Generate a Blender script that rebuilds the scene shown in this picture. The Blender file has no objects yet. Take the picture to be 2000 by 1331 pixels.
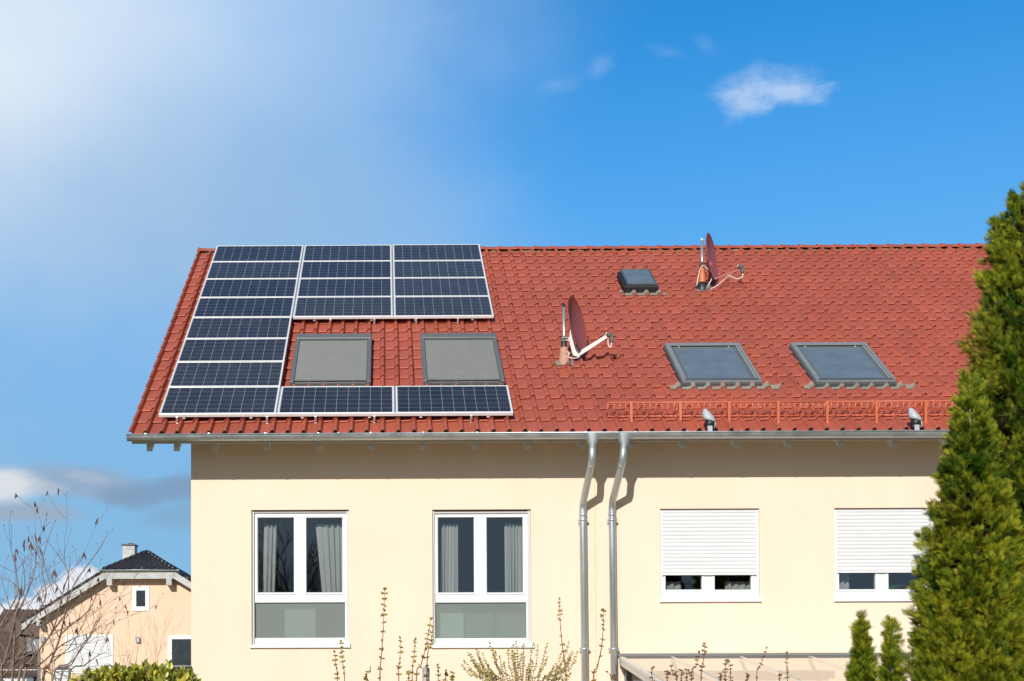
import bpy, math, random
import numpy as np
from mathutils import Vector, Matrix, noise
random.seed(7)
rng = np.random.default_rng(11)
D = bpy.data
scene = bpy.context.scene
COL = scene.collection
rad = math.radians

# ------------------------------------------------------------------ camera model (measured from the place)
F_, PX, PY = 2664.618, 735.746, 1290.023          # focal length and principal point, in units of a 2000 wide frame
YAW, TILT, ROLL = rad(-.405284), rad(1.074769), rad(-.202619)
CAM = Vector((3.2014, -19.1783, 2.4))
PITCH = rad(34.3227)
def _axes():
    cy, sy, ct, st = math.cos(YAW), math.sin(YAW), math.cos(TILT), math.sin(TILT)
    f = Vector((sy*ct, cy*ct, st)); r = Vector((cy, -sy, 0)); u = r.cross(f)
    c, s = math.cos(ROLL), math.sin(ROLL)
    return c*r+s*u, -s*r+c*u, f
RT, UP, FW = _axes()
def ray(x, y):
    return RT*((x-PX)/F_) + UP*((PY-y)/F_) + FW
def at(x, y, Y):                                   # survey: picture point -> point on the vertical plane at depth Y
    d = ray(x, y); return CAM + d*((Y-CAM.y)/d.y)
RO = Vector((0, 0, 6.256))
RE = Vector((0, math.cos(PITCH), math.sin(PITCH)))
RN = Vector((0, -math.sin(PITCH), math.cos(PITCH)))
def RP(u, v, h): return RO + Vector((u, 0, 0)) + RE*v + RN*h
def onroof(x, y, h):
    d = ray(x, y); t = (h-(CAM-RO).dot(RN))/d.dot(RN); P = CAM+d*t
    return P.x, (P-RO).dot(RE)
ROOFROT = Matrix.Rotation(PITCH, 4, 'X')
def roofmat(u, v, h): return Matrix.Translation(RP(u, v, h)) @ ROOFROT

# ------------------------------------------------------------------ mesh builder and object helpers
class MB:
    def __init__(s): s.v = []; s.f = []; s.sm = []; s.col = None; s.uv = None
    def add(s, vs, fs, smooth=False):
        b = len(s.v); s.v += [tuple(p) for p in vs]
        for f in fs: s.f.append([b+i for i in f]); s.sm.append(smooth)
        return s
    def box(s, x0, x1, y0, y1, z0, z1):
        x0, x1 = sorted((x0, x1)); y0, y1 = sorted((y0, y1)); z0, z1 = sorted((z0, z1))
        vs = [(x0,y0,z0),(x1,y0,z0),(x1,y1,z0),(x0,y1,z0),(x0,y0,z1),(x1,y0,z1),(x1,y1,z1),(x0,y1,z1)]
        return s.add(vs, [(0,3,2,1),(4,5,6,7),(0,1,5,4),(1,2,6,5),(2,3,7,6),(3,0,4,7)])
    def bbox(s, x0, x1, y0, y1, z0, z1, b=.004):   # box with chamfered edges
        x0, x1 = sorted((x0, x1)); y0, y1 = sorted((y0, y1)); z0, z1 = sorted((z0, z1))
        b = min(b, (x1-x0)*.4, (y1-y0)*.4, (z1-z0)*.4)
        c = Vector(((x0+x1)/2, (y0+y1)/2, (z0+z1)/2)); h = Vector(((x1-x0)/2, (y1-y0)/2, (z1-z0)/2))
        idx = {}; vs = []
        for sx in (-1,1):
            for sy in (-1,1):
                for sz in (-1,1):
                    for a in range(3):
                        p = [c[0]+sx*(h[0]-(b if a != 0 else 0)), c[1]+sy*(h[1]-(b if a != 1 else 0)), c[2]+sz*(h[2]-(b if a != 2 else 0))]
                        idx[(sx,sy,sz,a)] = len(vs); vs.append(p)
        fs = []
        def orient(f):
            P = [Vector(vs[i]) for i in f]; n = (P[1]-P[0]).cross(P[2]-P[0]); m = sum(P, Vector())/len(P)-c
            return f if n.dot(m) > 0 else f[::-1]
        for a in range(3):
            o = [i for i in range(3) if i != a]
            for sg in (-1,1):
                q = []
                for (p, r) in ((-1,-1),(1,-1),(1,1),(-1,1)):
                    t = [0,0,0]; t[a] = sg; t[o[0]] = p; t[o[1]] = r; q.append(idx[(*t, a)])
                fs.append(orient(q))
            for p in (-1,1):
                for r in (-1,1):
                    t0 = [0,0,0]; t0[o[0]] = p; t0[o[1]] = r; t1 = list(t0); t0[a] = -1; t1[a] = 1
                    fs.append(orient([idx[(*t0,o[0])], idx[(*t1,o[0])], idx[(*t1,o[1])], idx[(*t0,o[1])]]))
        for sx in (-1,1):
            for sy in (-1,1):
                for sz in (-1,1): fs.append(orient([idx[(sx,sy,sz,a)] for a in range(3)]))
        return s.add(vs, fs)
    def poly(s, pts, d):                           # flat polygon extruded along the vector d
        n = len(pts); P = [Vector(p) for p in pts]; d = Vector(d)
        nrm = Vector()
        for i in range(n): nrm += P[i].cross(P[(i+1) % n])
        if nrm.dot(d) > 0: P = P[::-1]
        vs = P + [p+d for p in P]
        fs = [tuple(range(n)), tuple(range(2*n-1, n-1, -1))]
        for i in range(n): fs.append(((i+1) % n, i, n+i, n+(i+1) % n))
        return s.add(vs, fs)
    def tube(s, pts, r, n=8, cap=True, smooth=True):
        P = [Vector(p) for p in pts]; R_ = r if isinstance(r, (list, tuple)) else [r]*len(P)
        vs = []; fs = []; ref = None
        for i, p in enumerate(P):
            t = (P[min(i+1, len(P)-1)]-P[max(i-1, 0)])
            t = t.normalized() if t.length > 1e-9 else Vector((0,0,1))
            if ref is None:
                ref = Vector((0,0,1)) if abs(t.z) < .9 else Vector((1,0,0))
            a = t.cross(ref).normalized(); b = t.cross(a).normalized(); ref = -b if False else a.cross(t).normalized()
            for k in range(n):
                an = 2*math.pi*k/n; vs.append(p+(a*math.cos(an)+ref*math.sin(an))*R_[i])
        m = len(P)
        for i in range(m-1):
            for k in range(n):
                k2 = (k+1) % n; fs.append((i*n+k, i*n+k2, (i+1)*n+k2, (i+1)*n+k))
        s.add(vs, fs, smooth)
        if cap:
            b = len(s.v)-len(vs)
            s.f.append([b+k for k in range(n-1, -1, -1)]); s.sm.append(False)
            s.f.append([b+(m-1)*n+k for k in range(n)]); s.sm.append(False)
        return s
    def grid(s, rows, smooth=True, flip=False):    # list of equally long rows of points
        n = len(rows[0]); vs = [p for r in rows for p in r]; fs = []
        for i in range(len(rows)-1):
            for j in range(n-1):
                q = (i*n+j, i*n+j+1, (i+1)*n+j+1, (i+1)*n+j); fs.append(q[::-1] if flip else q)
        return s.add(vs, fs, smooth)
    def lathe(s, prof, n=24, M=None, smooth=True):  # profile (r, z) round the z axis
        M = M or Matrix(); rows = []
        for (r, z) in prof:
            rows.append([M @ Vector((r*math.cos(2*math.pi*k/n), r*math.sin(2*math.pi*k/n), z)) for k in range(n+1)])
        return s.grid(rows, smooth)

WM = {}
def mesh_of(name, mb):
    me = D.meshes.new(name); me.from_pydata(mb.v, [], mb.f)
    me.polygons.foreach_set('use_smooth', mb.sm)
    if mb.col is not None:
        ca = me.color_attributes.new('tint', 'FLOAT_COLOR', 'POINT')
        a = np.ones((len(mb.v), 4), np.float32); a[:, :3] = np.array(mb.col, np.float32).reshape(-1, 3); ca.data.foreach_set('color', a.ravel())
    if mb.uv is not None:
        ul = me.uv_layers.new(name='UVMap'); fl = []
        for f, u in zip(mb.f, mb.uv): fl += [c for p in u for c in p]
        ul.data.foreach_set('uv', fl)
    me.update(); return me
def place(o, M, parent):
    WM[o] = M; o.parent = parent
    o.matrix_basis = (WM[parent].inverted() @ M) if parent else M
def obj(name, mb, mat, parent=None, M=None):
    o = D.objects.new(name, mesh_of(name, mb) if isinstance(mb, MB) else mb)
    if mat and not o.data.materials: o.data.materials.append(mat)
    COL.objects.link(o)
    if M is None:                                  # geometry given in world space: keep the origin near the object
        M = Matrix()
        if isinstance(mb, MB) and o.data.users == 1:
            c = Vector(mb.v[0]) if parent is None else WM[parent].translation
            o.data.transform(Matrix.Translation(-c)); M = Matrix.Translation(c)
    place(o, M, parent); return o
def tag(o, label=None, cat=None, group=None, kind=None):
    if label: o['label'] = label
    if cat: o['category'] = cat
    if group: o['group'] = group
    if kind: o['kind'] = kind
    return o
def thing(name, label, cat, M, group=None):
    o = D.objects.new(name, None); o.empty_display_size = .2; COL.objects.link(o)
    place(o, M if isinstance(M, Matrix) else Matrix.Translation(Vector(M)), None)
    return tag(o, label, cat, group)
def tiny(points_fn): return points_fn

# ------------------------------------------------------------------ materials
def mat(name, col=(.5,.5,.5), rough=.6, metal=0, spec=.5, var=0, vscale=6, bump=0, bscale=200, attr=False, coat=0, transl=0, dist=.02, stretch=None, rvar=0):
    m = D.materials.new(name); m.use_nodes = True; nt = m.node_tree; N = nt.nodes; L = nt.links
    b = N['Principled BSDF']; b.inputs['Base Color'].default_value = (*col, 1); b.inputs['Roughness'].default_value = rough
    b.inputs['Metallic'].default_value = metal; b.inputs['Specular IOR Level'].default_value = spec
    if coat: b.inputs['Coat Weight'].default_value = coat; b.inputs['Coat Roughness'].default_value = .12
    tc = N.new('ShaderNodeTexCoord'); src = tc.outputs['Object']
    if stretch:
        mp = N.new('ShaderNodeMapping'); mp.inputs['Scale'].default_value = stretch; L.new(src, mp.inputs[0]); src = mp.outputs[0]
    colout = None
    if attr:
        a = N.new('ShaderNodeVertexColor'); a.layer_name = 'tint'
        mx = N.new('ShaderNodeMix'); mx.data_type = 'RGBA'; mx.blend_type = 'MULTIPLY'; mx.inputs[0].default_value = 1
        mx.inputs[6].default_value = (*col, 1); L.new(a.outputs[0], mx.inputs[7]); colout = mx.outputs[2]
    if var or rvar:
        n = N.new('ShaderNodeTexNoise'); n.inputs['Scale'].default_value = vscale; n.inputs['Detail'].default_value = 6; n.inputs['Roughness'].default_value = .62
        L.new(src, n.inputs['Vector'])
        if var:
            mr = N.new('ShaderNodeMapRange'); mr.inputs[1].default_value = .3; mr.inputs[2].default_value = .7
            mr.inputs[3].default_value = 1-var; mr.inputs[4].default_value = 1+var; L.new(n.outputs[0], mr.inputs[0])
            vm = N.new('ShaderNodeVectorMath'); vm.operation = 'SCALE'; L.new(mr.outputs[0], vm.inputs['Scale'])
            if colout: L.new(colout, vm.inputs[0])
            else: vm.inputs[0].default_value = col
            colout = vm.outputs[0]
        if rvar:
            mr = N.new('ShaderNodeMapRange'); mr.inputs[1].default_value = .3; mr.inputs[2].default_value = .7
            mr.inputs[3].default_value = max(.02, rough-rvar); mr.inputs[4].default_value = rough+rvar; L.new(n.outputs[0], mr.inputs[0]); L.new(mr.outputs[0], b.inputs['Roughness'])
    if colout: L.new(colout, b.inputs['Base Color'])
    if bump:
        n = N.new('ShaderNodeTexNoise'); n.inputs['Scale'].default_value = bscale; n.inputs['Detail'].default_value = 4; L.new(src, n.inputs['Vector'])
        bp = N.new('ShaderNodeBump'); bp.inputs['Strength'].default_value = bump; bp.inputs['Distance'].default_value = dist; L.new(n.outputs[0], bp.inputs['Height']); L.new(bp.outputs[0], b.inputs['Normal'])
    if transl:
        t = N.new('ShaderNodeBsdfTranslucent'); ms = N.new('ShaderNodeMixShader'); ms.inputs[0].default_value = transl
        if colout: L.new(colout, t.inputs[0])
        else: t.inputs[0].default_value = (*col, 1)
        out = N['Material Output']; L.new(b.outputs[0], ms.inputs[1]); L.new(t.outputs[0], ms.inputs[2]); L.new(ms.outputs[0], out.inputs[0])
    return m

M_ = {}
M_['wall'] = mat('cream_plaster', (.80,.642,.50), .95, var=.045, vscale=1.1, bump=.55, bscale=110, dist=.004, spec=.1, stretch=(1,1,.45))
M_['tile'] = mat('red_roof_tile', (.38,.090,.052), .47, var=.10, vscale=14, attr=True, bump=.12, bscale=90, dist=.004, spec=.45, rvar=.08)
M_['zinc'] = mat('zinc', (.50,.54,.56), .42, metal=.75, var=.14, vscale=5, rvar=.1, stretch=(1,1,.35))
M_['rafter'] = mat('white_painted_wood', (.62,.59,.52), .7, var=.08, vscale=9)
M_['white'] = mat('white_upvc', (.80,.80,.79), .35, var=.015, vscale=3)
M_['shutter'] = mat('white_shutter', (.68,.68,.69), .45, var=.03, vscale=4)
M_['rail'] = mat('grey_guide_rail', (.55,.55,.54), .4)
M_['alu'] = mat('brushed_aluminium', (.78,.78,.77), .35, metal=.15, var=.04, vscale=20)
M_['steel'] = mat('galvanised_steel', (.56,.57,.56), .4, metal=.7, var=.1, vscale=30)
M_['greyal'] = mat('grey_powder_coat', (.13,.135,.135), .42, var=.05, vscale=8)
M_['slat'] = mat('grey_slat', (.165,.17,.16), .5, var=.06, vscale=6)
M_['darkal'] = mat('anthracite_flashing', (.075,.085,.092), .35, var=.1, vscale=10)
M_['midal'] = mat('grey_cladding', (.21,.23,.24), .33, var=.08, vscale=10)
M_['black'] = mat('black_plastic', (.018,.018,.02), .45)
M_['lead'] = mat('pleated_lead_apron', (.25,.225,.185), .7, var=.25, vscale=25)
M_['dish'] = mat('brick_red_enamel', (.30,.075,.065), .42, var=.06, vscale=8)
M_['armw'] = mat('pale_grey_enamel', (.66,.66,.64), .45, var=.06, vscale=20)
M_['lnb'] = mat('dark_grey_plastic', (.10,.105,.10), .5)
M_['cable'] = mat('white_cable', (.72,.69,.63), .5)
M_['terra'] = mat('pinkish_clay', (.50,.27,.19), .7, var=.12, vscale=20)
M_['orange'] = mat('orange_plastic', (.58,.17,.05), .5)
M_['guard'] = mat('orange_red_coated_steel', (.62,.15,.075), .45, var=.06, vscale=12)
M_['bracket'] = mat('orange_coated_bracket', (.52,.13,.055), .5, var=.08, vscale=12)
M_['lampw'] = mat('pale_plastic', (.43,.44,.46), .45, var=.08, vscale=30)
M_['mortar'] = mat('ridge_mortar_roll', (.26,.18,.08), .9, var=.3, vscale=20)
M_['dark'] = mat('ridge_shade_black', (.03,.027,.025), .9)
M_['room'] = mat('room_paint', (.13,.13,.14), .9, var=.1, vscale=1)
M_['curtain'] = mat('grey_white_curtain', (.50,.52,.52), .9, transl=.25)
M_['canopyw'] = mat('white_canopy_profile', (.70,.67,.62), .5, var=.05, vscale=6)
M_['canopyg'] = mat('grey_wall_profile', (.17,.165,.16), .5)
M_['peach'] = mat('peach_plaster', (.80,.56,.40), .95, var=.03, vscale=.6, spec=.1)
M_['blacktile'] = mat('glazed_black_tile', (.026,.026,.032), .2, var=.3, vscale=6)
M_['barge'] = mat('weathered_grey_board', (.47,.47,.45), .7, var=.2, vscale=3)
M_['brownroof'] = mat('brown_corrugated_roof', (.115,.078,.06), .75, var=.25, vscale=2)
M_['offwhite'] = mat('dull_white_paint', (.62,.63,.65), .7)
M_['bark'] = mat('birch_bark', (.23,.155,.12), .8, var=.35, vscale=40)
M_['catkin'] = mat('catkin', (.13,.05,.045), .8)
M_['stem'] = mat('shrub_stem', (.24,.12,.055), .75, attr=True)
M_['bud'] = mat('shrub_bud', (1,1,1), .7, attr=True, transl=.15)
M_['thuja'] = mat('thuja_foliage', (1,1,1), .6, attr=True, transl=.12, spec=.25)
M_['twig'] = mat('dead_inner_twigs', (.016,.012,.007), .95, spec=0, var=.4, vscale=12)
M_['laurel'] = mat('laurel_leaf', (1,1,1), .32, attr=True, transl=.2)
M_['grass'] = mat('lawn', (.15,.125,.05), .95, var=.4, vscale=.7, bump=.5, bscale=40)
M_['paving'] = mat('warm_bounce_paving', (.46,.35,.22), .9, var=.15, vscale=2)
M_['postw'] = mat('weathered_post', (.42,.37,.36), .8, var=.2, vscale=12)
M_['plant'] = mat('house_plant_leaf', (.03,.16,.06), .5)
M_['card'] = mat('tan_cardboard', (.62,.36,.15), .8)
M_['seam'] = mat('yellowed_joint_sealant', (.70,.50,.10), .6)

def glass_mat(name, tint, refl=.9, rough=.0, base=None, mixbase=0, bump=0):
    m = D.materials.new(name); m.use_nodes = True; nt = m.node_tree; N = nt.nodes; L = nt.links
    for n in list(N):
        if n.type != 'OUTPUT_MATERIAL': N.remove(n)
    out = [n for n in N if n.type == 'OUTPUT_MATERIAL'][0]
    tr = N.new('ShaderNodeBsdfTransparent'); tr.inputs[0].default_value = (*tint, 1)
    gl = N.new('ShaderNodeBsdfGlossy'); gl.inputs['Roughness'].default_value = rough; gl.inputs[0].default_value = (refl,refl,refl,1)
    lw = N.new('ShaderNodeLayerWeight'); lw.inputs[0].default_value = .5
    p5 = N.new('ShaderNodeMath'); p5.operation = 'POWER'; p5.inputs[1].default_value = 4.; L.new(lw.outputs['Facing'], p5.inputs[0])
    fr = N.new('ShaderNodeMath'); fr.operation = 'MULTIPLY_ADD'; fr.inputs[1].default_value = .87; fr.inputs[2].default_value = .125; L.new(p5.outputs[0], fr.inputs[0])
    ms = N.new('ShaderNodeMixShader'); L.new(fr.outputs[0], ms.inputs[0]); L.new(tr.outputs[0], ms.inputs[1]); L.new(gl.outputs[0], ms.inputs[2])
    res = ms.outputs[0]
    if base:
        df = N.new('ShaderNodeBsdfDiffuse'); df.inputs[0].default_value = (*base, 1)
        m2 = N.new('ShaderNodeMixShader'); m2.inputs[0].default_value = mixbase; L.new(res, m2.inputs[1]); L.new(df.outputs[0], m2.inputs[2]); res = m2.outputs[0]
    if bump:
        n = N.new('ShaderNodeTexNoise'); n.inputs['Scale'].default_value = .8; tc = N.new('ShaderNodeTexCoord'); L.new(tc.outputs['Object'], n.inputs['Vector'])
        bp = N.new('ShaderNodeBump'); bp.inputs['Strength'].default_value = bump; bp.inputs['Distance'].default_value = .03
        L.new(n.outputs[0], bp.inputs['Height']); L.new(bp.outputs[0], gl.inputs['Normal'])
    L.new(res, out.inputs[0]); return m
M_['glass'] = glass_mat('window_glass', (.80,.82,.80), bump=.06)
M_['frost'] = glass_mat('frosted_glass', (.62,.72,.66), .7, .25, (.34,.39,.35), .45)
M_['canglass'] = glass_mat('canopy_glass', (.93,.93,.90))

def pv_mat():
    m = D.materials.new('solar_cells_under_glass'); m.use_nodes = True; nt = m.node_tree; N = nt.nodes; L = nt.links
    b = N['Principled BSDF']; uv = N.new('ShaderNodeUVMap'); sx = N.new('ShaderNodeSeparateXYZ'); L.new(uv.outputs[0], sx.inputs[0])
    def mth(op, a, c=None, d=None):
        n = N.new('ShaderNodeMath'); n.operation = op
        for i, x in enumerate((a, c, d)):
            if x is None: continue
            if isinstance(x, (int, float)): n.inputs[i].default_value = x
            else: L.new(x, n.inputs[i])
        return n.outputs[0]
    def line(c, w):                                # 1 on the gap between cells
        f = mth('FRACT', c); d = mth('ABSOLUTE', mth('SUBTRACT', f, .5)); return mth('GREATER_THAN', d, .5-w)
    gx = line(sx.outputs[0], .0095); gy = line(sx.outputs[1], .008)
    bus = line(mth('MULTIPLY', sx.outputs[1], 3.0), .022)
    edge = mth('MAXIMUM', mth('LESS_THAN', sx.outputs[0], .03), mth('GREATER_THAN', sx.outputs[0], 9.97))
    g = mth('MAXIMUM', mth('MAXIMUM', gx, gy), edge)
    wn = N.new('ShaderNodeTexWhiteNoise'); wn.noise_dimensions = '3D'
    fl = N.new('ShaderNodeVectorMath'); fl.operation = 'FLOOR'; L.new(uv.outputs[0], fl.inputs[0])
    oi = N.new('ShaderNodeObjectInfo'); ad = N.new('ShaderNodeVectorMath'); L.new(fl.outputs[0], ad.inputs[0])
    cb = N.new('ShaderNodeCombineXYZ'); L.new(mth('MULTIPLY', oi.outputs['Random'], 97.), cb.inputs[2]); L.new(cb.outputs[0], ad.inputs[1]); L.new(ad.outputs[0], wn.inputs[0])
    cr = N.new('ShaderNodeMix'); cr.data_type = 'RGBA'; L.new(wn.outputs[0], cr.inputs[0]); cr.inputs[6].default_value = (.016,.016,.021,1); cr.inputs[7].default_value = (.022,.022,.029,1)
    m0 = N.new('ShaderNodeMix'); m0.data_type = 'RGBA'; L.new(mth('MULTIPLY', bus, .22), m0.inputs[0]); L.new(cr.outputs[2], m0.inputs[6]); m0.inputs[7].default_value = (.07,.075,.10,1)
    m1 = N.new('ShaderNodeMix'); m1.data_type = 'RGBA'; L.new(g, m1.inputs[0]); L.new(m0.outputs[2], m1.inputs[6]); m1.inputs[7].default_value = (.50,.52,.56,1)
    tco = N.new('ShaderNodeTexCoord'); dn = N.new('ShaderNodeTexNoise'); dn.inputs['Scale'].default_value = 2.2; dn.inputs['Detail'].default_value = 7; dn.inputs['Roughness'].default_value = .65; L.new(tco.outputs['Object'], dn.inputs['Vector'])
    dust = mth('MULTIPLY_ADD', dn.outputs[0], .10, mth('MULTIPLY_ADD', oi.outputs['Random'], .05, -.028)); dc = N.new('ShaderNodeClamp'); L.new(dust, dc.inputs[0])
    m2 = N.new('ShaderNodeMix'); m2.data_type = 'RGBA'; L.new(dc.outputs[0], m2.inputs[0]); L.new(m1.outputs[2], m2.inputs[6]); m2.inputs[7].default_value = (.34,.33,.32,1)
    L.new(m2.outputs[2], b.inputs['Base Color']); L.new(mth('MULTIPLY_ADD', dn.outputs[0], .16, .08), b.inputs['Roughness']); b.inputs['Specular IOR Level'].default_value = .5
    return m
M_['pv'] = pv_mat()

def skyglass_mat():
    m = mat('rooflight_glass', (.135,.17,.195), .22, spec=1., var=.14, vscale=3, bump=.5, bscale=160, dist=.002)
    return m
M_['skyglass'] = skyglass_mat()
M_['farglass'] = mat('distant_window_glass', (.03,.033,.036), .12, var=.4, vscale=2)

def slate_mat():
    m = mat('pale_slate_cladding', (.5,.5,.48), .6); nt = m.node_tree; N = nt.nodes; L = nt.links
    br = N.new('ShaderNodeTexBrick'); br.inputs['Scale'].default_value = 5; br.inputs['Color1'].default_value = (.55,.54,.51,1); br.inputs['Color2'].default_value = (.42,.41,.40,1)
    br.inputs['Mortar'].default_value = (.16,.15,.15,1); br.inputs['Mortar Size'].default_value = .022; br.inputs['Brick Width'].default_value = .8; br.inputs['Row Height'].default_value = .85
    tc = N.new('ShaderNodeTexCoord'); mp = N.new('ShaderNodeMapping'); mp.inputs['Rotation'].default_value = (rad(90),0,0)
    L.new(tc.outputs['Object'], mp.inputs[0]); L.new(mp.outputs[0], br.inputs[0]); L.new(br.outputs[0], N['Principled BSDF'].inputs['Base Color']); return m
M_['slate'] = slate_mat()

# ------------------------------------------------------------------ main house
XL, XR, YF = .39, 15.0, .45
house = thing('semi_detached_house', 'long cream house with a red tiled roof and two zinc downpipes', 'house', (XL, YF, 0))
VE, DV, NR = -.41, .4075, 21                       # eave, course length, courses
UP0, DU = 6.034, .2200                             # a roll of the tiles, and their spacing
HP = -.150                                         # pan of the tile (relative to the panel plane)
RH, ST = .052, .029                                # height of the roll, step at the course
PROF = [(.125,-.014),(.155,-.009),(.21,-.005),(.42,-.003),(.68,-.001),(.735,.004),(.79,.021),(.835,.035),(.88,.045),(.93,.051),(.98,.052),(1.02,.048),(1.055,.038),(1.082,.024),(1.104,.006),(1.122,-.018)]
def prof(u):
    s = ((u-UP0)/DU-.125) % 1.0+.125
    for (a, ha), (b, hb) in zip(PROF, PROF[1:]):
        if a <= s <= b: return ha+(hb-ha)*(s-a)/(b-a)
    return 0.
def tile_h(u, v):
    k = (v-VE) % DV
    return HP+prof(u)+ST*(1-k/DV)

def tile_field():
    mb = MB(); cols = []
    kL = math.ceil((-.346-UP0)/DU-.01); kR = int((15.25-UP0)/DU)
    for r in range(NR):
        v0 = VE+r*DV
        for k in range(kL-1, kR):
            pr = PROF if k >= kL else [p for p in PROF if p[0] >= .88]
            # per tile: laying tolerance and firing colour
            dz = random.gauss(0, .0014); tw = random.gauss(0, .0012); dv = random.gauss(0, .0025); du = random.gauss(0, .0012)
            c = 1+random.gauss(0, .045)+.10*noise.noise(Vector((k*.13, r*.22, 1.7))); warm = random.gauss(0, .04)
            tint = (c*(1+warm*.3), c*(1-warm*.4), c*(1-warm))
            rows = []
            vtop = v0+DV+.02 if r < NR-1 else v0+DV-.03
            for (vv, hh) in ((.019, -ST-.006), (.0, -.011), (.003, -.004), (.012, 0), (.13, None), (vtop-v0, None)):
                row = []
                for (s, h) in pr:
                    u = UP0+(k+s)*DU+du
                    base = ST*(1-vv/DV) if hh is None else ST*(1-vv/DV)+hh
                    soft = 1. if vv > .02 else 1.12
                    back = vv*(1-.25*min(1, max(0, h)/.04)) if hh is not None and hh < -.02 else vv
                    row.append(RP(u, v0+back+dv, HP+h*soft+base+dz+tw*(s-.6)))
                rows.append(row)
            n0 = len(mb.v); mb.grid(rows[:2], False); mb.grid(rows[1:], True)
            cols += [tint]*(len(mb.v)-n0)
    mb.col = cols; return mb
roof = obj('roof', tile_field(), M_['tile'], house)
ur0, ur1 = -.372, 15.27
VR = VE+NR*DV+.03                                  # ridge line
ridgeP = RP(0, VR, HP-.02)
# deck, back slope
mb = MB(); yb = 2*ridgeP.y
def slab(h0, h1, u0, u1, v0, v1):
    P = [RP(0, v0, h0), RP(0, v1, h0), RP(0, v1, h1), RP(0, v0, h1)]
    mb.poly([(u0, p.y, p.z) for p in P], (u1-u0, 0, 0))
slab(-.185, -.23, ur0+.03, ur1-.03, VE+.05, VR-.02)
mb.box(ur0+.03, ur1-.03, -.222, -.205, 5.79, RP(0, -.36, HP-.012).z)  # unseen board added behind the gutter to keep slits of sun off the wall
obj('roof_deck', mb, M_['rafter'], house)
mb = MB(); a = RP(0, VE, HP); rows = []
for i in range(2):
    z = (ridgeP.z, a.z)[i]; y = (ridgeP.y, yb-a.y)[i]; rows.append([(ur0, y, z), (ur1, y, z)])
mb.grid(rows, False); mb.grid([[(p[0], p[1]-.03, p[2]-.16) for p in r] for r in rows], False, True)
mb.col = [(1,1,1)]*len(mb.v)
obj('rear_roof_slope', mb, M_['tile'], house)
# ridge tiles
mb = MB(); cols = []; LR = .338; u = ur0-.01; k = 0
while u < ur1:
    c = 1+random.gauss(0, .05); n0 = len(mb.v); rows = []
    for (du, r, dz) in ((0, .135, .0), (.0, .158, .0), (.022, .163, .0), (.045, .158, 0), (.06, .146, 0), (LR+.03, .132, 0)):
        rows.append([(u+du, ridgeP.y+math.cos(t)*r*1.02, ridgeP.z-.012+math.sin(t)*r*.62+random.gauss(0, .0005)) for t in [rad(2+176*i/14) for i in range(15)]])
    mb.grid(rows, True, True)
    mb.add([(u+.006, ridgeP.y-.02, ridgeP.z+.075), (u+.042, ridgeP.y-.02, ridgeP.z+.075), (u+.042, ridgeP.y+.02, ridgeP.z+.075), (u+.006, ridgeP.y+.02, ridgeP.z+.075),
            (u+.013, ridgeP.y-.012, ridgeP.z+.106), (u+.035, ridgeP.y-.012, ridgeP.z+.106), (u+.035, ridgeP.y+.012, ridgeP.z+.106), (u+.013, ridgeP.y+.012, ridgeP.z+.106)],
           [(4,5,6,7),(0,1,5,4),(1,2,6,5),(2,3,7,6),(3,0,4,7)])
    if k == 0: mb.add([rows[0][i] for i in range(15)], [tuple(range(15))])
    cols += [(c,c,c)]*(len(mb.v)-n0); u += LR; k += 1
mb.col = cols; obj('ridge_tile', mb, M_['tile'], roof)
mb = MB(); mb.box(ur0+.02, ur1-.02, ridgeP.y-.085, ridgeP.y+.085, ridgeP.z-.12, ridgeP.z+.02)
obj('ridge_gap_shade', mb, M_['dark'], roof)  # black strip that paints the shade in the gap below the ridge tiles
mb = MB(); rows = [[], []]; n = 900              # ragged mortar roll showing in the gap under the ridge tiles
for i in range(n+1):
    u = ur0+.05+(ur1-ur0-.1)*i/n; q = noise.noise(Vector((u*5, 0, 3)))+.6*noise.noise(Vector((u*17, 2, 0)))
    rows[0].append(RP(u, VR-.135, tile_h(u, VR-.14)+.002)); rows[1].append(RP(u, VR-.09, HP+.012+.045*max(-.4, min(.6, q))))
mb.grid(rows, False)
obj('ridge_mortar', mb, M_['mortar'], roof)
# verge board at the left gable
for (u0, u1) in ((ur0+.012, ur0+.03), (ur1-.03, ur1-.012)):
    mb = MB(); slab(-.13, -.30, u0, u1, VE+.20, VR-.06); obj('verge_board', mb, M_['rafter'], house)

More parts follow.
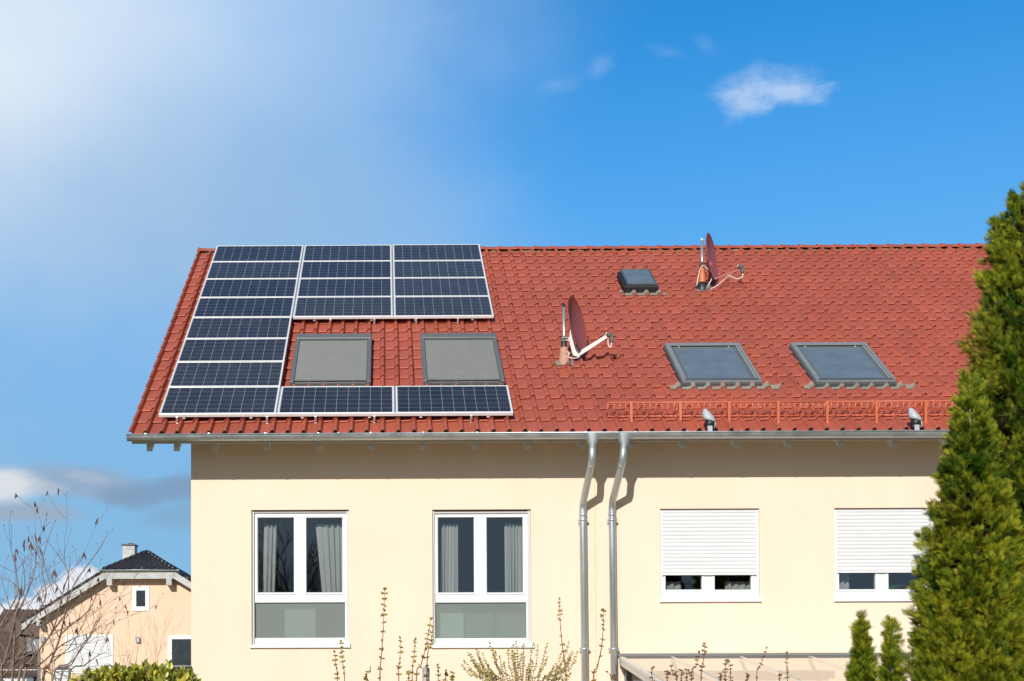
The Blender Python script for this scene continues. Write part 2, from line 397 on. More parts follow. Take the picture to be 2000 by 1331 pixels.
# walls with openings
WIN = []
def wrect(px0, py0, px1, py1, Y=YF):
    a = at(px0, py0, Y); b = at(px1, py1, Y); return a.x, b.z, b.x, a.z      # x0, z0, x1, z1
OPEN = [(1.262, 2.995, 2.668, 4.944), (3.872, 2.995, 5.290, 4.938), (7.152, 3.635, 8.575, 4.936), (9.655, 3.635, 11.072, 4.935)]
DOOR = (6.75, .0, 9.55, 2.55)
def wall_mesh():
    mb = MB(); ops = OPEN+[DOOR]; ztop = RP(0, 0, -.235).z+YF*math.tan(PITCH)
    xs = sorted({XL, XR, *[o[0] for o in ops], *[o[2] for o in ops]}); zs = sorted({0, ztop, *[o[1] for o in ops], *[o[3] for o in ops]})
    for i in range(len(xs)-1):
        for j in range(len(zs)-1):
            cx, cz = (xs[i]+xs[i+1])/2, (zs[j]+zs[j+1])/2
            if any(o[0] < cx < o[2] and o[1] < cz < o[3] for o in ops): continue
            mb.add([(xs[i],YF,zs[j]),(xs[i+1],YF,zs[j]),(xs[i+1],YF,zs[j+1]),(xs[i],YF,zs[j+1])], [(0,1,2,3)])
    for (x0, z0, x1, z1) in ops:                    # reveals
        d = YF+.30
        mb.add([(x0,YF,z0),(x0,d,z0),(x0,d,z1),(x0,YF,z1)], [(0,1,2,3)]); mb.add([(x1,YF,z0),(x1,d,z0),(x1,d,z1),(x1,YF,z1)], [(3,2,1,0)])
        mb.add([(x0,YF,z1),(x1,YF,z1),(x1,d,z1),(x0,d,z1)], [(3,2,1,0)]); mb.add([(x0,YF,z0),(x1,YF,z0),(x1,d,z0),(x0,d,z0)], [(0,1,2,3)])
    yb2 = yb-YF; zr = ridgeP.z-.12
    for X, fl in ((XL, 0), (XR, 1)):
        f = [(X,YF,0),(X,yb2,0),(X,yb2,ztop),(X,ridgeP.y,zr),(X,YF,ztop)]; mb.add(f, [(0,1,2,3,4) if fl else (4,3,2,1,0)])
    mb.add([(XL,yb2,0),(XR,yb2,0),(XR,yb2,ztop),(XL,yb2,ztop)], [(3,2,1,0)])
    return mb
obj('wall', wall_mesh(), M_['wall'], house)
mb = MB()
mb.box(XL+.05, XR-.05, 4.2, 4.3, 0, 6.2); mb.box(XL+.05, XR-.05, YF+.31, 4.2, 2.60, 2.75); mb.box(XL+.05, XR-.05, YF+.31, 4.2, 5.3, 5.4)
for x in (3.25, 6.2, 9.1): mb.box(x-.05, x+.05, YF+.31, 4.2, 2.75, 5.3)
mb.box(XL+.02, XL+.05, YF+.31, 4.3, 0, 5.4)
obj('room', mb, M_['room'], house)
# joint between the two halves
mb = MB(); x = at(1163, 1100, YF).x; mb.box(x-.004, x+.004, YF-.003, YF+.002, 0, 6.3)
obj('expansion_joint', mb, M_['seam'], house)
mb = MB(); c = at(718, 1305.5, YF)
mb.bbox(c.x-.035, c.x+.035, YF-.045, YF, c.z-.045, c.z+.04, .008)
tag(obj('wall_sensor', mb, M_['wall'], None), 'small cream sensor box on the plaster below the two curtained windows', 'sensor box')

# rafters
def rafter(x):
    mb = MB(); y0, y1 = -.135, YF+.1
    def zt(y): return RO.z+y*math.tan(PITCH)-.232/math.cos(PITCH)
    P = [(x-.04, y0, zt(y0)), (x-.04, y0, zt(y0)-.185), (x-.04, y1, zt(y1)-.185), (x-.04, y1, zt(y1))]
    mb.poly(P, (.08, 0, 0)); obj('rafter', mb, M_['rafter'], house)
rx = [at(px, 868, -.135).x for px in (292, 345, 419, 521, 624, 725, 825, 928, 1031, 1136, 1235, 1333, 1438, 1541, 1643, 1747, 1850)]
for x in rx: rafter(x)
for i in range(1, 5): rafter(rx[-1]+i*.75)

# gutter
GY, GR = -.335, .077; GZ = at(1000, 846, GY-GR).z+.0
gut = MB(); rows = []
for x in (ur0-.01, ur1+.02):
    row = [(x, GY+math.cos(t)*GR, GZ+math.sin(t)*GR) for t in [rad(180+180*i/16) for i in range(17)]]
    rows.append(row)
gut.grid(rows, True, True)
gut.grid([[(p[0], GY+(p[1]-GY)*.93, GZ+(p[2]-GZ)*.93) for p in r] for r in rows], True)
for x in (ur0-.01, ur1+.02):
    e = [(x, GY+math.cos(t)*GR, GZ+math.sin(t)*GR) for t in [rad(180+180*i/16) for i in range(17)]]
    gut.add(e, [tuple(range(17))])
gut.tube([(ur0-.012, GY-GR-.004, GZ+.002), (ur1+.02, GY-GR-.004, GZ+.002)], .0115, 8)
gut.box(ur0, ur1, GY+GR-.004, GY+GR, GZ-.01, GZ+.012)
gutter = obj('gutter', gut, M_['zinc'], house)
def strap(x, w=.026):
    mb = MB(); rows = []
    for dx in (-w/2, w/2):
        rows.append([(x+dx, GY+math.cos(t)*(GR+.004), GZ+math.sin(t)*(GR+.004)) for t in [rad(165+195*i/16) for i in range(17)]])
    mb.grid(rows, True, True); obj('gutter_bracket', mb, M_['zinc'], gutter)
for px in (286, 409, 519, 622, 724, 826, 931, 1033, 1340, 1445, 1553, 1658, 1764): strap(at(px, 852, GY).x)
for px in (661, 1191): strap(at(px, 852, GY).x, .012)
for px in (1143, 1239): strap(at(px, 852, GY).x, .03)

def downpipe(ux, uy, lx, ly, top):
    a = at(ux, uy, GY); b = at(lx, ly, YF-.085); g = Vector((at(top, 850, GY).x, GY, GZ-GR*.8))
    pts = []; n0 = Vector((g.x, GY, GZ-.155))
    def bend(p, q, r):                              # rounded corner at q between p and r
        d1 = (p-q).normalized(); d2 = (r-q).normalized(); k = .09
        A, B = q+d1*k, q+d2*k
        return [A*(1-t)**2+q*2*t*(1-t)+B*t*t for t in [i/6 for i in range(7)]]
    e = Vector((b.x, b.y, 0.)); e.x += .03
    pts = [n0]+bend(n0, a, b)+bend(a, b, e)+[e]
    mb = MB(); R0 = .050; mb.tube(pts, R0, 20)
    d = (b-a).normalized(); mb.tube([a+d*.06, a+d*.10], R0+.003, 20); 
    for t in (.30,): mb.tube([b+(e-b).normalized()*(.13), b+(e-b).normalized()*(.17)], R0+.003, 20)
    p = obj('downpipe', mb, M_['zinc'], house)
    fn = MB()                                       # square funnel under the gutter
    W1, W2 = .105, .052
    z1, z2 = GZ-.025, GZ-.165
    q = []
    for (w, d, z) in ((W1, GR+.008, GZ+.0), (W1, GR+.008, z1), (W2, W2, z2), (W2*.98, W2*.98, z2-.02)):
        rr = []
        for k in range(25):
            an = 2*math.pi*k/24; c, s = math.cos(an), math.sin(an); pw = 3.2 if z > z2 else 2.
            k_ = (abs(c)**pw+abs(s)**pw)**(-1/pw); rr.append((g.x+c*k_*w, GY+s*k_*d, z))
        q.append(rr)
    fn.grid(q, True, True); obj('outlet_funnel', fn, M_['zinc'], p)
    for py in (1016, 1268):
        c = at(lx+2, py, b.y); t = (c.z-b.z)/(e.z-b.z); c = b+(e-b)*t
        cl = MB(); cl.tube([c+Vector((0,0,-.016)), c+Vector((0,0,.016))], R0+.005, 20)
        for sx in (-1, 1): cl.bbox(c.x+sx*(R0+.004), c.x+sx*(R0+.026), c.y-.012, c.y+.012, c.z-.018, c.z+.018); 
        cl.tube([(c.x, c.y+R0, c.z), (c.x, YF, c.z)], .008, 8)
        obj('pipe_clamp', cl, M_['zinc'], p)
downpipe(1156.5, 900, 1138, 986, 1157)
downpipe(1216.5, 900, 1195, 985, 1218.5)

# windows
def zx(off, sc): return lambda x, y: (off[0]+x/sc, off[1]+y/sc)
def frame_from(mb, x0, z0, x1, z1, holes, y0, y1):
    xs = sorted({x0, x1, *[h[0] for h in holes], *[h[2] for h in holes]}); zs = sorted({z0, z1, *[h[1] for h in holes], *[h[3] for h in holes]})
    inh = lambda cx, cz: any(h[0] < cx < h[2] and h[1] < cz < h[3] for h in holes)
    for i in range(len(xs)-1):
        for j in range(len(zs)-1):
            if not inh((xs[i]+xs[i+1])/2, (zs[j]+zs[j+1])/2):
                mb.add([(xs[i],y0,zs[j]),(xs[i+1],y0,zs[j]),(xs[i+1],y0,zs[j+1]),(xs[i],y0,zs[j+1])], [(0,1,2,3)])
    for (a, b, c, d) in holes:
        mb.add([(a,y0,b),(a,y1,b),(a,y1,d),(a,y0,d)], [(0,1,2,3)]); mb.add([(c,y0,b),(c,y1,b),(c,y1,d),(c,y0,d)], [(3,2,1,0)])
        mb.add([(a,y0,d),(c,y0,d),(c,y1,d),(a,y1,d)], [(3,2,1,0)]); mb.add([(a,y0,b),(c,y0,b),(c,y1,b),(a,y1,b)], [(0,1,2,3)])
    mb.add([(x0,y0,z0),(x0,y1,z0),(x0,y1,z1),(x0,y0,z1)], [(3,2,1,0)]); mb.add([(x1,y0,z0),(x1,y1,z0),(x1,y1,z1),(x1,y0,z1)], [(0,1,2,3)])
    mb.add([(x0,y0,z1),(x1,y0,z1),(x1,y1,z1),(x0,y1,z1)], [(0,1,2,3)]); mb.add([(x0,y0,z0),(x1,y0,z0),(x1,y1,z0),(x0,y1,z0)], [(3,2,1,0)])
def prect(z, x0, y0, x1, y1, Y):
    a = at(*z(x0, y0), Y); b = at(*z(x1, y1), Y); return (a.x, b.z, b.x, a.z)
FY = YF+.075                                        # face of the frames
def window(z, o, panes, low, label, sillx, silly, frame_l, frame_r, ftop, fbot, shutter=None):
    x0 = max(at(*z(frame_l, 500), FY).x, o[0]+.012); x1 = min(at(*z(frame_r, 500), FY).x, o[2]-.012)
    zt = at(*z(500, ftop), FY).z; zb = o[1]+.004
    holes = [prect(z, *p, FY+.01) for p in panes]+([prect(z, *low, FY+.01)] if low else [])
    mb = MB(); frame_from(mb, x0, zb, x1, zt, holes, FY, FY+.075)
    # proud sash edges round the opening panes
    for h in holes[:2]:
        w = .028
        for (a, b, c, d) in ((h[0]-w, h[1]-w, h[2]+w, h[1]-.004), (h[0]-w, h[3]+.004, h[2]+w, h[3]+w), (h[0]-w, h[1]-.004, h[0]-.004, h[3]+.004), (h[2]+.004, h[1]-.004, h[2]+w, h[3]+.004)):
            mb.bbox(a, c, FY-.012, FY-.0005, b, d, .003)
    w_ = obj('window', mb, M_['white'], house); tag(w_, label)
    for i, h in enumerate(holes):
        g = MB(); g.add([(h[0],FY+.03,h[1]),(h[2],FY+.03,h[1]),(h[2],FY+.03,h[3]),(h[0],FY+.03,h[3])], [(0,1,2,3)])
        obj('pane' if not (low and i == 2) else 'frosted_pane', g, M_['frost'] if (low and i == 2) else M_['glass'], w_)
        bd = MB(); t = .007
        frame_from(bd, h[0], h[1], h[2], h[3], [(h[0]+t, h[1]+t, h[2]-t, h[3]-t)], FY+.02, FY+.03)
        obj('gasket', bd, M_['midal'], w_)
    s0 = at(*z(sillx[0], silly[1]), YF-.035); s1 = at(*z(sillx[1], silly[1]), YF-.035)
    sl = MB(); sl.bbox(s0.x, s1.x, YF-.04, FY+.01, s0.z, o[1]+.003, .003)
    for sx in (s0.x, s1.x): sl.bbox(sx-.006, sx+.006, YF-.042, YF-.002, s0.z-.003, o[1]+.022, .002)
    obj('sill', sl, M_['white'], w_)
    for (a, b) in ((o[0]+.002, x0-.001), (x1+.001, o[2]-.002)):
        gr = MB(); gr.box(a, b, FY-.035, FY+.06, o[1]+.004, o[3]-.012)
        obj('guide_rail', gr, M_['white'] if shutter else M_['rail'], w_)
    hd = MB()
    if not shutter:
        hd.box(o[0]+.003, o[2]-.003, FY-.015, FY+.06, zt+.002, o[3]-.03); hd.box(o[0]+.003, o[2]-.003, FY-.028, FY-.004, zt+.012, zt+.030)
        obj('shutter_slot', hd, M_['rail'], w_)
    else:
        sb = at(*z(500, shutter), FY-.02).z; st = o[3]-.004; n = 17; ph = (st-sb-.035)/n; rows = []
        for k in range(n):
            zz = st-k*ph
            for (q, dy) in ((0, .002), (.03, -.002), (.5, -.004), (.92, -.002), (.94, .007), (.99, .007)):
                rows.append([(o[0]+.03, FY-.03+dy, zz-q*ph), (o[2]-.03, FY-.03+dy, zz-q*ph)])
        mb = MB(); mb.grid(rows, False, True); mb.bbox(o[0]+.03, o[2]-.03, FY-.040, FY-.022, sb, sb+.035, .003)
        obj('roller_shutter', mb, M_['shutter'], w_)
    return w_, holes
z1 = zx((400, 960), 3.588); z2 = zx((760, 960), 3.5875); z3 = zx((1100, 960), 3.5875); z4 = zx((1500, 960), 3.588)
w1, h1 = window(z1, OPEN[0], [(371,187,627,710), (711,187,966,710)], (352,780,985,1027), 'tall white window reflecting bare branches, nearest the gable', (318,1016), (1066,1098), 348, 992, 157, 1064)
w2, h2 = window(z2, OPEN[1], [(341,185,597,710), (682,185,939,710)], (325,780,963,1029), 'tall white window with two pleated curtains, beside the downpipes', (300,1014), (1070,1098), 319, 970, 160, 1066)
w3, h3 = window(z3, OPEN[2], [(715,520,971,690), (1059,520,1316,690)], None, 'white window with lowered shutter, right of the downpipes', (682,1388), (750,776), 692, 1352, 130, 748, 590)
w4, h4 = window(z4, OPEN[3], [(495,500,752,688), (841,500,1098,688)], None, 'white window with lowered shutter, half behind the conifer', (470,1178), (745,772), 478, 1140, 130, 745, 573)

def curtain(z, top, bot, ty, by, label, folds, amp=.022, Y=FY+.2, short=False):
    a0, a1 = at(*z(top[0], ty), Y), at(*z(top[1], ty), Y); b0, b1 = at(*z(bot[0], by), Y), at(*z(bot[1], by), Y)
    n = folds*8; rows = []
    r0 = random.random()*6
    for j in range(9):
        t = j/8; row = []
        for i in range(n+1):
            s = i/n; P = (a0.lerp(a1, s)).lerp(b0.lerp(b1, s), t); ph = s*folds*2*math.pi+.5*math.sin(s*5+r0)
            scal = (.006*abs(math.sin(ph/2)) if j == 0 else 0)
            row.append((P.x, Y+amp*math.sin(ph)*(1+.3*t)*(1+.5*math.sin(s*7+r0*2))+.006*math.sin(3.1*ph+t*2), P.z+scal))
        rows.append(row)
    mb = MB(); mb.grid(rows, True)
    o = obj('curtain', mb, M_['curtain']); tag(o, label, 'curtain', 'curtains behind the windows'); return o
curtain(z1, (416,506), (403,487), 232, 760, 'narrow grey curtain in the left pane of the branch-reflecting window', 3)
curtain(z1, (776,985), (826,985), 232, 760, 'wide slanting grey curtain in the branch-reflecting window', 5)
curtain(z2, (366,486), (358,488), 230, 760, 'pleated grey curtain in the left pane of the window beside the downpipes', 5)
curtain(z2, (806,950), (812,952), 228, 760, 'pleated grey curtain hanging closest to the left downpipe', 6)
curtain(z3, (718,826), (718,826), 636, 720, 'short pale curtain ends low in the left pane under the shutter by the downpipes', 2)
curtain(z3, (1134,1318), (1134,1318), 636, 720, 'short pale curtain ends low in the right pane under the shutter by the downpipes', 4)
curtain(z4, (490,568), (490,568), 480, 720, 'pale curtain edge low in the left pane of the conifer-side window', 2)
c0 = at(*z1(563, 1030), YF+.3); c1 = at(*z1(778, 784), YF+.3); mb = MB(); n = 22
for k in range(n): mb.bbox(c0.x+(c1.x-c0.x)*k/n+.002, c0.x+(c1.x-c0.x)*(k+1)/n-.002, YF+.24, YF+.29, 2.75, c1.z+.03, .006)
tag(obj('radiator', mb, M_['offwhite']), 'pale ribbed radiator seen dimly through the frosted pane nearest the gable', 'radiator')
for (xa, xb, lab) in ((345, 524, 'leftmost'), (534, 742, 'middle'), (752, 960, 'rightmost')):
    a = at(*z2(xa, 1030), YF+.34); b = at(*z2(xb, 800), YF+.34); mb = MB(); mb.bbox(a.x, b.x, YF+.34, YF+.62, 2.75, b.z-(.0 if lab == 'leftmost' else .07), .01)
    tag(obj('storage_box', mb, M_['offwhite'] if lab == 'leftmost' else M_['midal']), f'{lab} of three boxes dimly visible behind the frosted pane by the downpipes', 'box', 'boxes behind the frosted pane')
# inner window boards and things standing on them
for o in OPEN:
    if o[1] > 3.3:
        mb = MB(); mb.bbox(o[0], o[2], YF+.155, YF+.29, o[1]-.0, o[1]+.03); obj('window_board', mb, M_['offwhite'], house)
c = at(*z4(866, 690), FY+.14); zb = OPEN[3][1]+.03
pot = thing('potted_plant', 'green spiky houseplant in a pale pot behind the conifer-side window', 'plant', (c.x, YF+.22, zb))
mb = MB(); mb.lathe([(.001,0),(.04,0),(.055,.10),(.05,.10),(.045,.09)], 16, Matrix.Translation((c.x, YF+.22, zb))); obj('pot', mb, M_['offwhite'], pot)
mb = MB()
for k in range(16):
    an = k*2.4; l = random.uniform(.14, .26); d = Vector((math.cos(an), .4*math.sin(an), 0)); b0 = Vector((c.x, YF+.22, zb+.095)); rows = []
    for j in range(5):
        t = j/4; p = b0+d*l*t+Vector((0,0,.22*t-.16*t*t)); w = .012*(1-t)+.001; sd = Vector((-d.y, d.x, 0)).normalized() if abs(d.x) > .01 else Vector((1,0,0)); sd = (sd+Vector((0,0,.6))).normalized()
        rows.append([p-sd*w, p+sd*w])
    mb.grid(rows, True)
obj('leaf_rosette', mb, M_['plant'], pot)
c0 = at(*z4(975, 690), FY+.14); mb = MB(); mb.bbox(c0.x, c0.x+.26, YF+.17, YF+.285, zb, zb+.145, .006)
tag(obj('storage_box', mb, M_['card']), 'tan box on the window board beside the houseplant', 'box')

# ------------------------------------------------------------------ roof windows
APR = []
def apron(u0, u1, v0, v1, parent):
    mb = MB(); n = 120; rows = []
    for k in range(10):
        row = []
        for i in range(n+1):
            u = u0+(u1-u0)*i/n; e = max(0, min(1, min(u-u0, u1-u)/.07)); e = e*e*(3-2*e); lo = v0+(1-e)*.05+.008*noise.noise(Vector((u*7, v0, 0))); v = lo+(v1-lo)*k/9
            row.append(RP(u, v, max(tile_h(u+d, v-.004) for d in (-.006, 0, .006))+.009))
        rows.append(row)
    mb.grid(rows, True); obj('apron_flashing', mb, M_['lead'], parent)
def ring(mb, u0, v0, u1, v1, w, h0, h1, b=.006):
    mb.bbox(u0, u1, v0, v0+w, h0, h1, b); mb.bbox(u0, u1, v1-w, v1, h0, h1, b)
    mb.bbox(u0, u0+w, v0+w, v1-w, h0, h1, b); mb.bbox(u1-w, u1, v0+w, v1-w, h0, h1, b)
def rooflight(u0, u1, v0, v1):
    M = roofmat(0, 0, 0); mb = MB()
    mb.bbox(u0-.015, u1+.015, v0-.012, v1+.012, -.20, -.085, .008)      # dark kerb in the tiles
    sk = obj('roof_window', mb, M_['darkal'], house, M)
    fr = MB(); ring(fr, u0, v0+.0, u1, v1, .085, -.084, -.045)
    fr.bbox(u0+.0, u1, v1-.10, v1-.0, -.044, -.028)
    fr.bbox(u0+.004, u0+.045, v0+.02, v1-.11, -.0445, -.030); fr.bbox(u1-.045, u1-.004, v0+.02, v1-.11, -.0445, -.030)
    obj('frame', fr, M_['midal'], sk, M)
    s2 = MB(); ring(s2, u0+.095, v0+.10, u1-.095, v1-.115, .032, -.084, -.052, .004); obj('sash', s2, M_['greyal'], sk, M)
    b2 = MB(); b2.bbox(u0+.02, u1-.02, v0+.012, v0+.07, -.0445, -.034); obj('drip_rail', b2, M_['darkal'], sk, M)
    g = MB(); a = .126; g.add([(u0+a,v0+.13,-.062),(u1-a,v0+.13,-.062),(u1-a,v1-.145,-.062),(u0+a,v1-.145,-.062)], [(0,1,2,3)])
    obj('pane', g, M_['skyglass'], sk, M)
    if u0 < 12: 
        for uu in (u0+.2, u1-.2): 
            pin = MB(); pin.bbox(uu-.012, uu+.012, v1-.14, v1-.118, -.051, -.045); obj('latch_cover', pin, M_['armw'], sk, M)
    apron(u0-.18, u1+.28, v0-.115, v0+.01, sk)
    return sk
rooflight(7.62, 8.80, 1.235, 2.785)
rooflight(9.60, 10.785, 1.22, 2.775)
# small raised hatch
uA, vA = onroof(1211.5, 526, .02); uB, vB = onroof(1268, 524.6, .02); uC, vC = onroof(1284, 553, .02); uD, vD = onroof(1225, 556, .02)
u0, u1, v0, v1 = (uA+uD)/2, (uB+uC)/2, (vC+vD)/2, (vA+vB)/2
M = roofmat(0, 0, 0); mb = MB(); mb.bbox(u0-.05, u1+.02, v0-.03, v1-.03, -.2, -.02, .01)
sk = obj('roof_hatch', mb, M_['black'], house, M); tag(sk, 'small raised black roof hatch below the ridge')
fr = MB(); ring(fr, u0, v0, u1, v1, .035, -.019, .02, .006); obj('frame', fr, M_['darkal'], sk, M)
g = MB(); g.add([(u0+.03,v0+.03,.012),(u1-.03,v0+.03,.012),(u1-.03,v1-.03,.012),(u0+.03,v1-.03,.012)], [(0,1,2,3)]); obj('pane', g, M_['skyglass'], sk, M)
apron(u0-.14, u1+.16, v0-.2, v0-.03, sk)
# two roof windows with outside shutters
def shutterlight(u0, u1, v0, v1):
    M = roofmat(0, 0, 0); mb = MB(); mb.bbox(u0+.01, u1-.01, v0-.02, v1-.01, -.20, -.088, .008)
    sk = obj('shuttered_roof_window', mb, M_['darkal'], house, M)
    bx = MB(); bx.bbox(u0, u1, v1-.20, v1, -.087, .0, .012); obj('shutter_box', bx, M_['greyal'], sk, M)
    for (a, b) in ((u0, u0+.065), (u1-.065, u1)):
        r = MB(); r.bbox(a, b, v0, v1-.202, -.087, -.020, .008); obj('guide_rail', r, M_['greyal'], sk, M)
    c = MB(); n = 42; L0, L1 = v1-.215, v0+.115; rows = []
    for k in range(n):
        ph = (L1-L0)/n
        for (q, dh) in ((0, -.006), (.2, 0), (.5, .003), (.8, 0), (.97, -.006)):
            v = L0+(k+q)*ph; rows.append([(u0+.07, v, -.036+dh), (u1-.07, v, -.036+dh)])
    c.grid(rows, False, True); obj('shutter_curtain', c, M_['slat'], sk, M)
    e = MB(); e.bbox(u0+.07, u1-.07, v0+.06, v0+.085, -.05, -.026); e.bbox(u0+.07, u1-.07, v0, v0+.03, -.085, -.045); e.bbox(u0+.10, u0+.19, v0+.088, v0+.108, -.05, -.02)
    obj('end_bar', e, M_['greyal'], sk, M)
shutterlight(1.775, 2.985, 1.235, 3.215)
shutterlight(3.765, 4.98, 1.235, 3.215)

# ------------------------------------------------------------------ solar panels
PW, PH, PG = 1.652, .985, .0235
def panel_meshes():
    f = MB(); w = .014; t = .04
    for (a, b, c, d) in ((0,0,PW,w+.006), (0,PH-w-.006,PW,PH), (0,w+.006,w+.008,PH-w-.006), (PW-w-.008,w+.006,PW,PH-w-.006)):
        f.bbox(a, c, b, d, -t, 0, .0015)
    g = MB(); i = .008; m = .024
    g.add([(i,i,-.005),(PW-i,i,-.005),(PW-i,PH-i,-.005),(i,PH-i,-.005)], [(0,1,2,3)])
    cu = lambda x: (x-m)/(PW-2*m)*10; cv = lambda y: (y-m)/(PH-2*m)*6
    g.uv = [[(cu(x), cv(y)) for (x, y, _) in g.v]]
    b = MB(); b.box(i, PW-i, i, PH-i, -.012, -.007)
    return mesh_of('frame', f), mesh_of('cells', g), mesh_of('backsheet', b)
pm = panel_meshes()
for me, k in zip(pm, ('alu', 'pv', 'offwhite')): me.materials.append(M_[k])
ORD = ['topmost', 'second from the top', 'third from the top', 'fourth from the top', 'fifth from the top', 'sixth from the top', 'seventh from the top', 'lowest']
def panel(col, row):
    u = col*(PW+PG); v = 8.06-(row+1)*PH-row*(8.06-8*PH)/7
    if col == 0: lab = f'dark blue solar panel, {ORD[row]} of eight in the column along the gable'
    elif row < 4: lab = f'dark blue solar panel, {("topmost", "second", "third", "lowest")[row]} of four in the ' + ('middle column' if col == 1 else 'column next to bare tiles')
    else: lab = 'dark blue solar panel directly below the ' + ('left shuttered roof window' if col == 1 else 'right shuttered roof window')
    t = thing('solar_panel', lab, 'solar panel', roofmat(u, v, 0) @ Matrix.Rotation(random.gauss(0, .0009), 4, 'X') @ Matrix.Rotation(random.gauss(0, .0006), 4, 'Y'), 'solar panels on the tiled roof')
    for nm, me in zip(('frame', 'cells', 'backsheet'), pm): 
        o = D.objects.new(nm, me); COL.objects.link(o); place(o, WM[t], t)
for r in range(8): panel(0, r)
for c in (1, 2):
    for r in range(4): panel(c, r)
    panel(c, 7)
# rack: rails up the slope, clamps between the columns, hooks
rack = thing('mounting_rack', 'silver rails and hooks carrying the solar panels on the tiles', 'solar mounting', roofmat(0, 0, -.09))
M = roofmat(0, 0, 0)
def rail_seg(u, v0, v1, bottom=True):
    mb = MB(); mb.bbox(u-.02, u+.02, v0-.01, v1+.01, -.0815, -.0412, .003); obj('rail', mb, M_['alu'], rack, M)
for u in (.35, 1.30): rail_seg(u, .0, 8.05)
for c in (1, 2):
    for du in (.35, 1.30): rail_seg(c*(PW+PG)+du, 4.05, 8.05); rail_seg(c*(PW+PG)+du, 0, .98)
mb = MB()
for c in (1, 2):
    u = c*(PW+PG)-PG/2
    for (a, b) in ((4.05, 8.05), (0, .98)): mb = MB(); mb.box(u-.008, u+.008, a, b, -.030, -.006); obj('gap_strip', mb, M_['steel'], rack, M)
def hook(u, v):
    mb = MB(); mb.bbox(u-.016, u+.016, v-.035, v-.028, tile_h(u, v)+.012, -.042, .002); mb.bbox(u-.016, u+.016, v-.034, v+.05, tile_h(u, v-.03)+.004, tile_h(u, v-.03)+.012, .002)
    mb.bbox(u-.016, u+.016, v-.028, v+.06, -.0405-.012, -.0415, .002)
    obj('roof_hook', mb, M_['steel'], rack, M)
for px in (345, 521, 616, 731, 921): u, v = onroof(px, 822, -.08); hook(u, 0)
for px in (645, 731, 813, 895): u, v = onroof(px, 632, -.08); hook(u, 4.05)
# edge profile along the lower edges
mb = MB(); mb.bbox(0, 2*(PW+PG)+PW, -.016, -.002, -.050, -.001, .003); obj('edge_profile', mb, M_['alu'], rack, M); mb = MB(); mb.bbox(PW+PG, 2*(PW+PG)+PW, 4.026, 4.040, -.046, -.002, .003)
obj('edge_profile', mb, M_['alu'], rack, M)

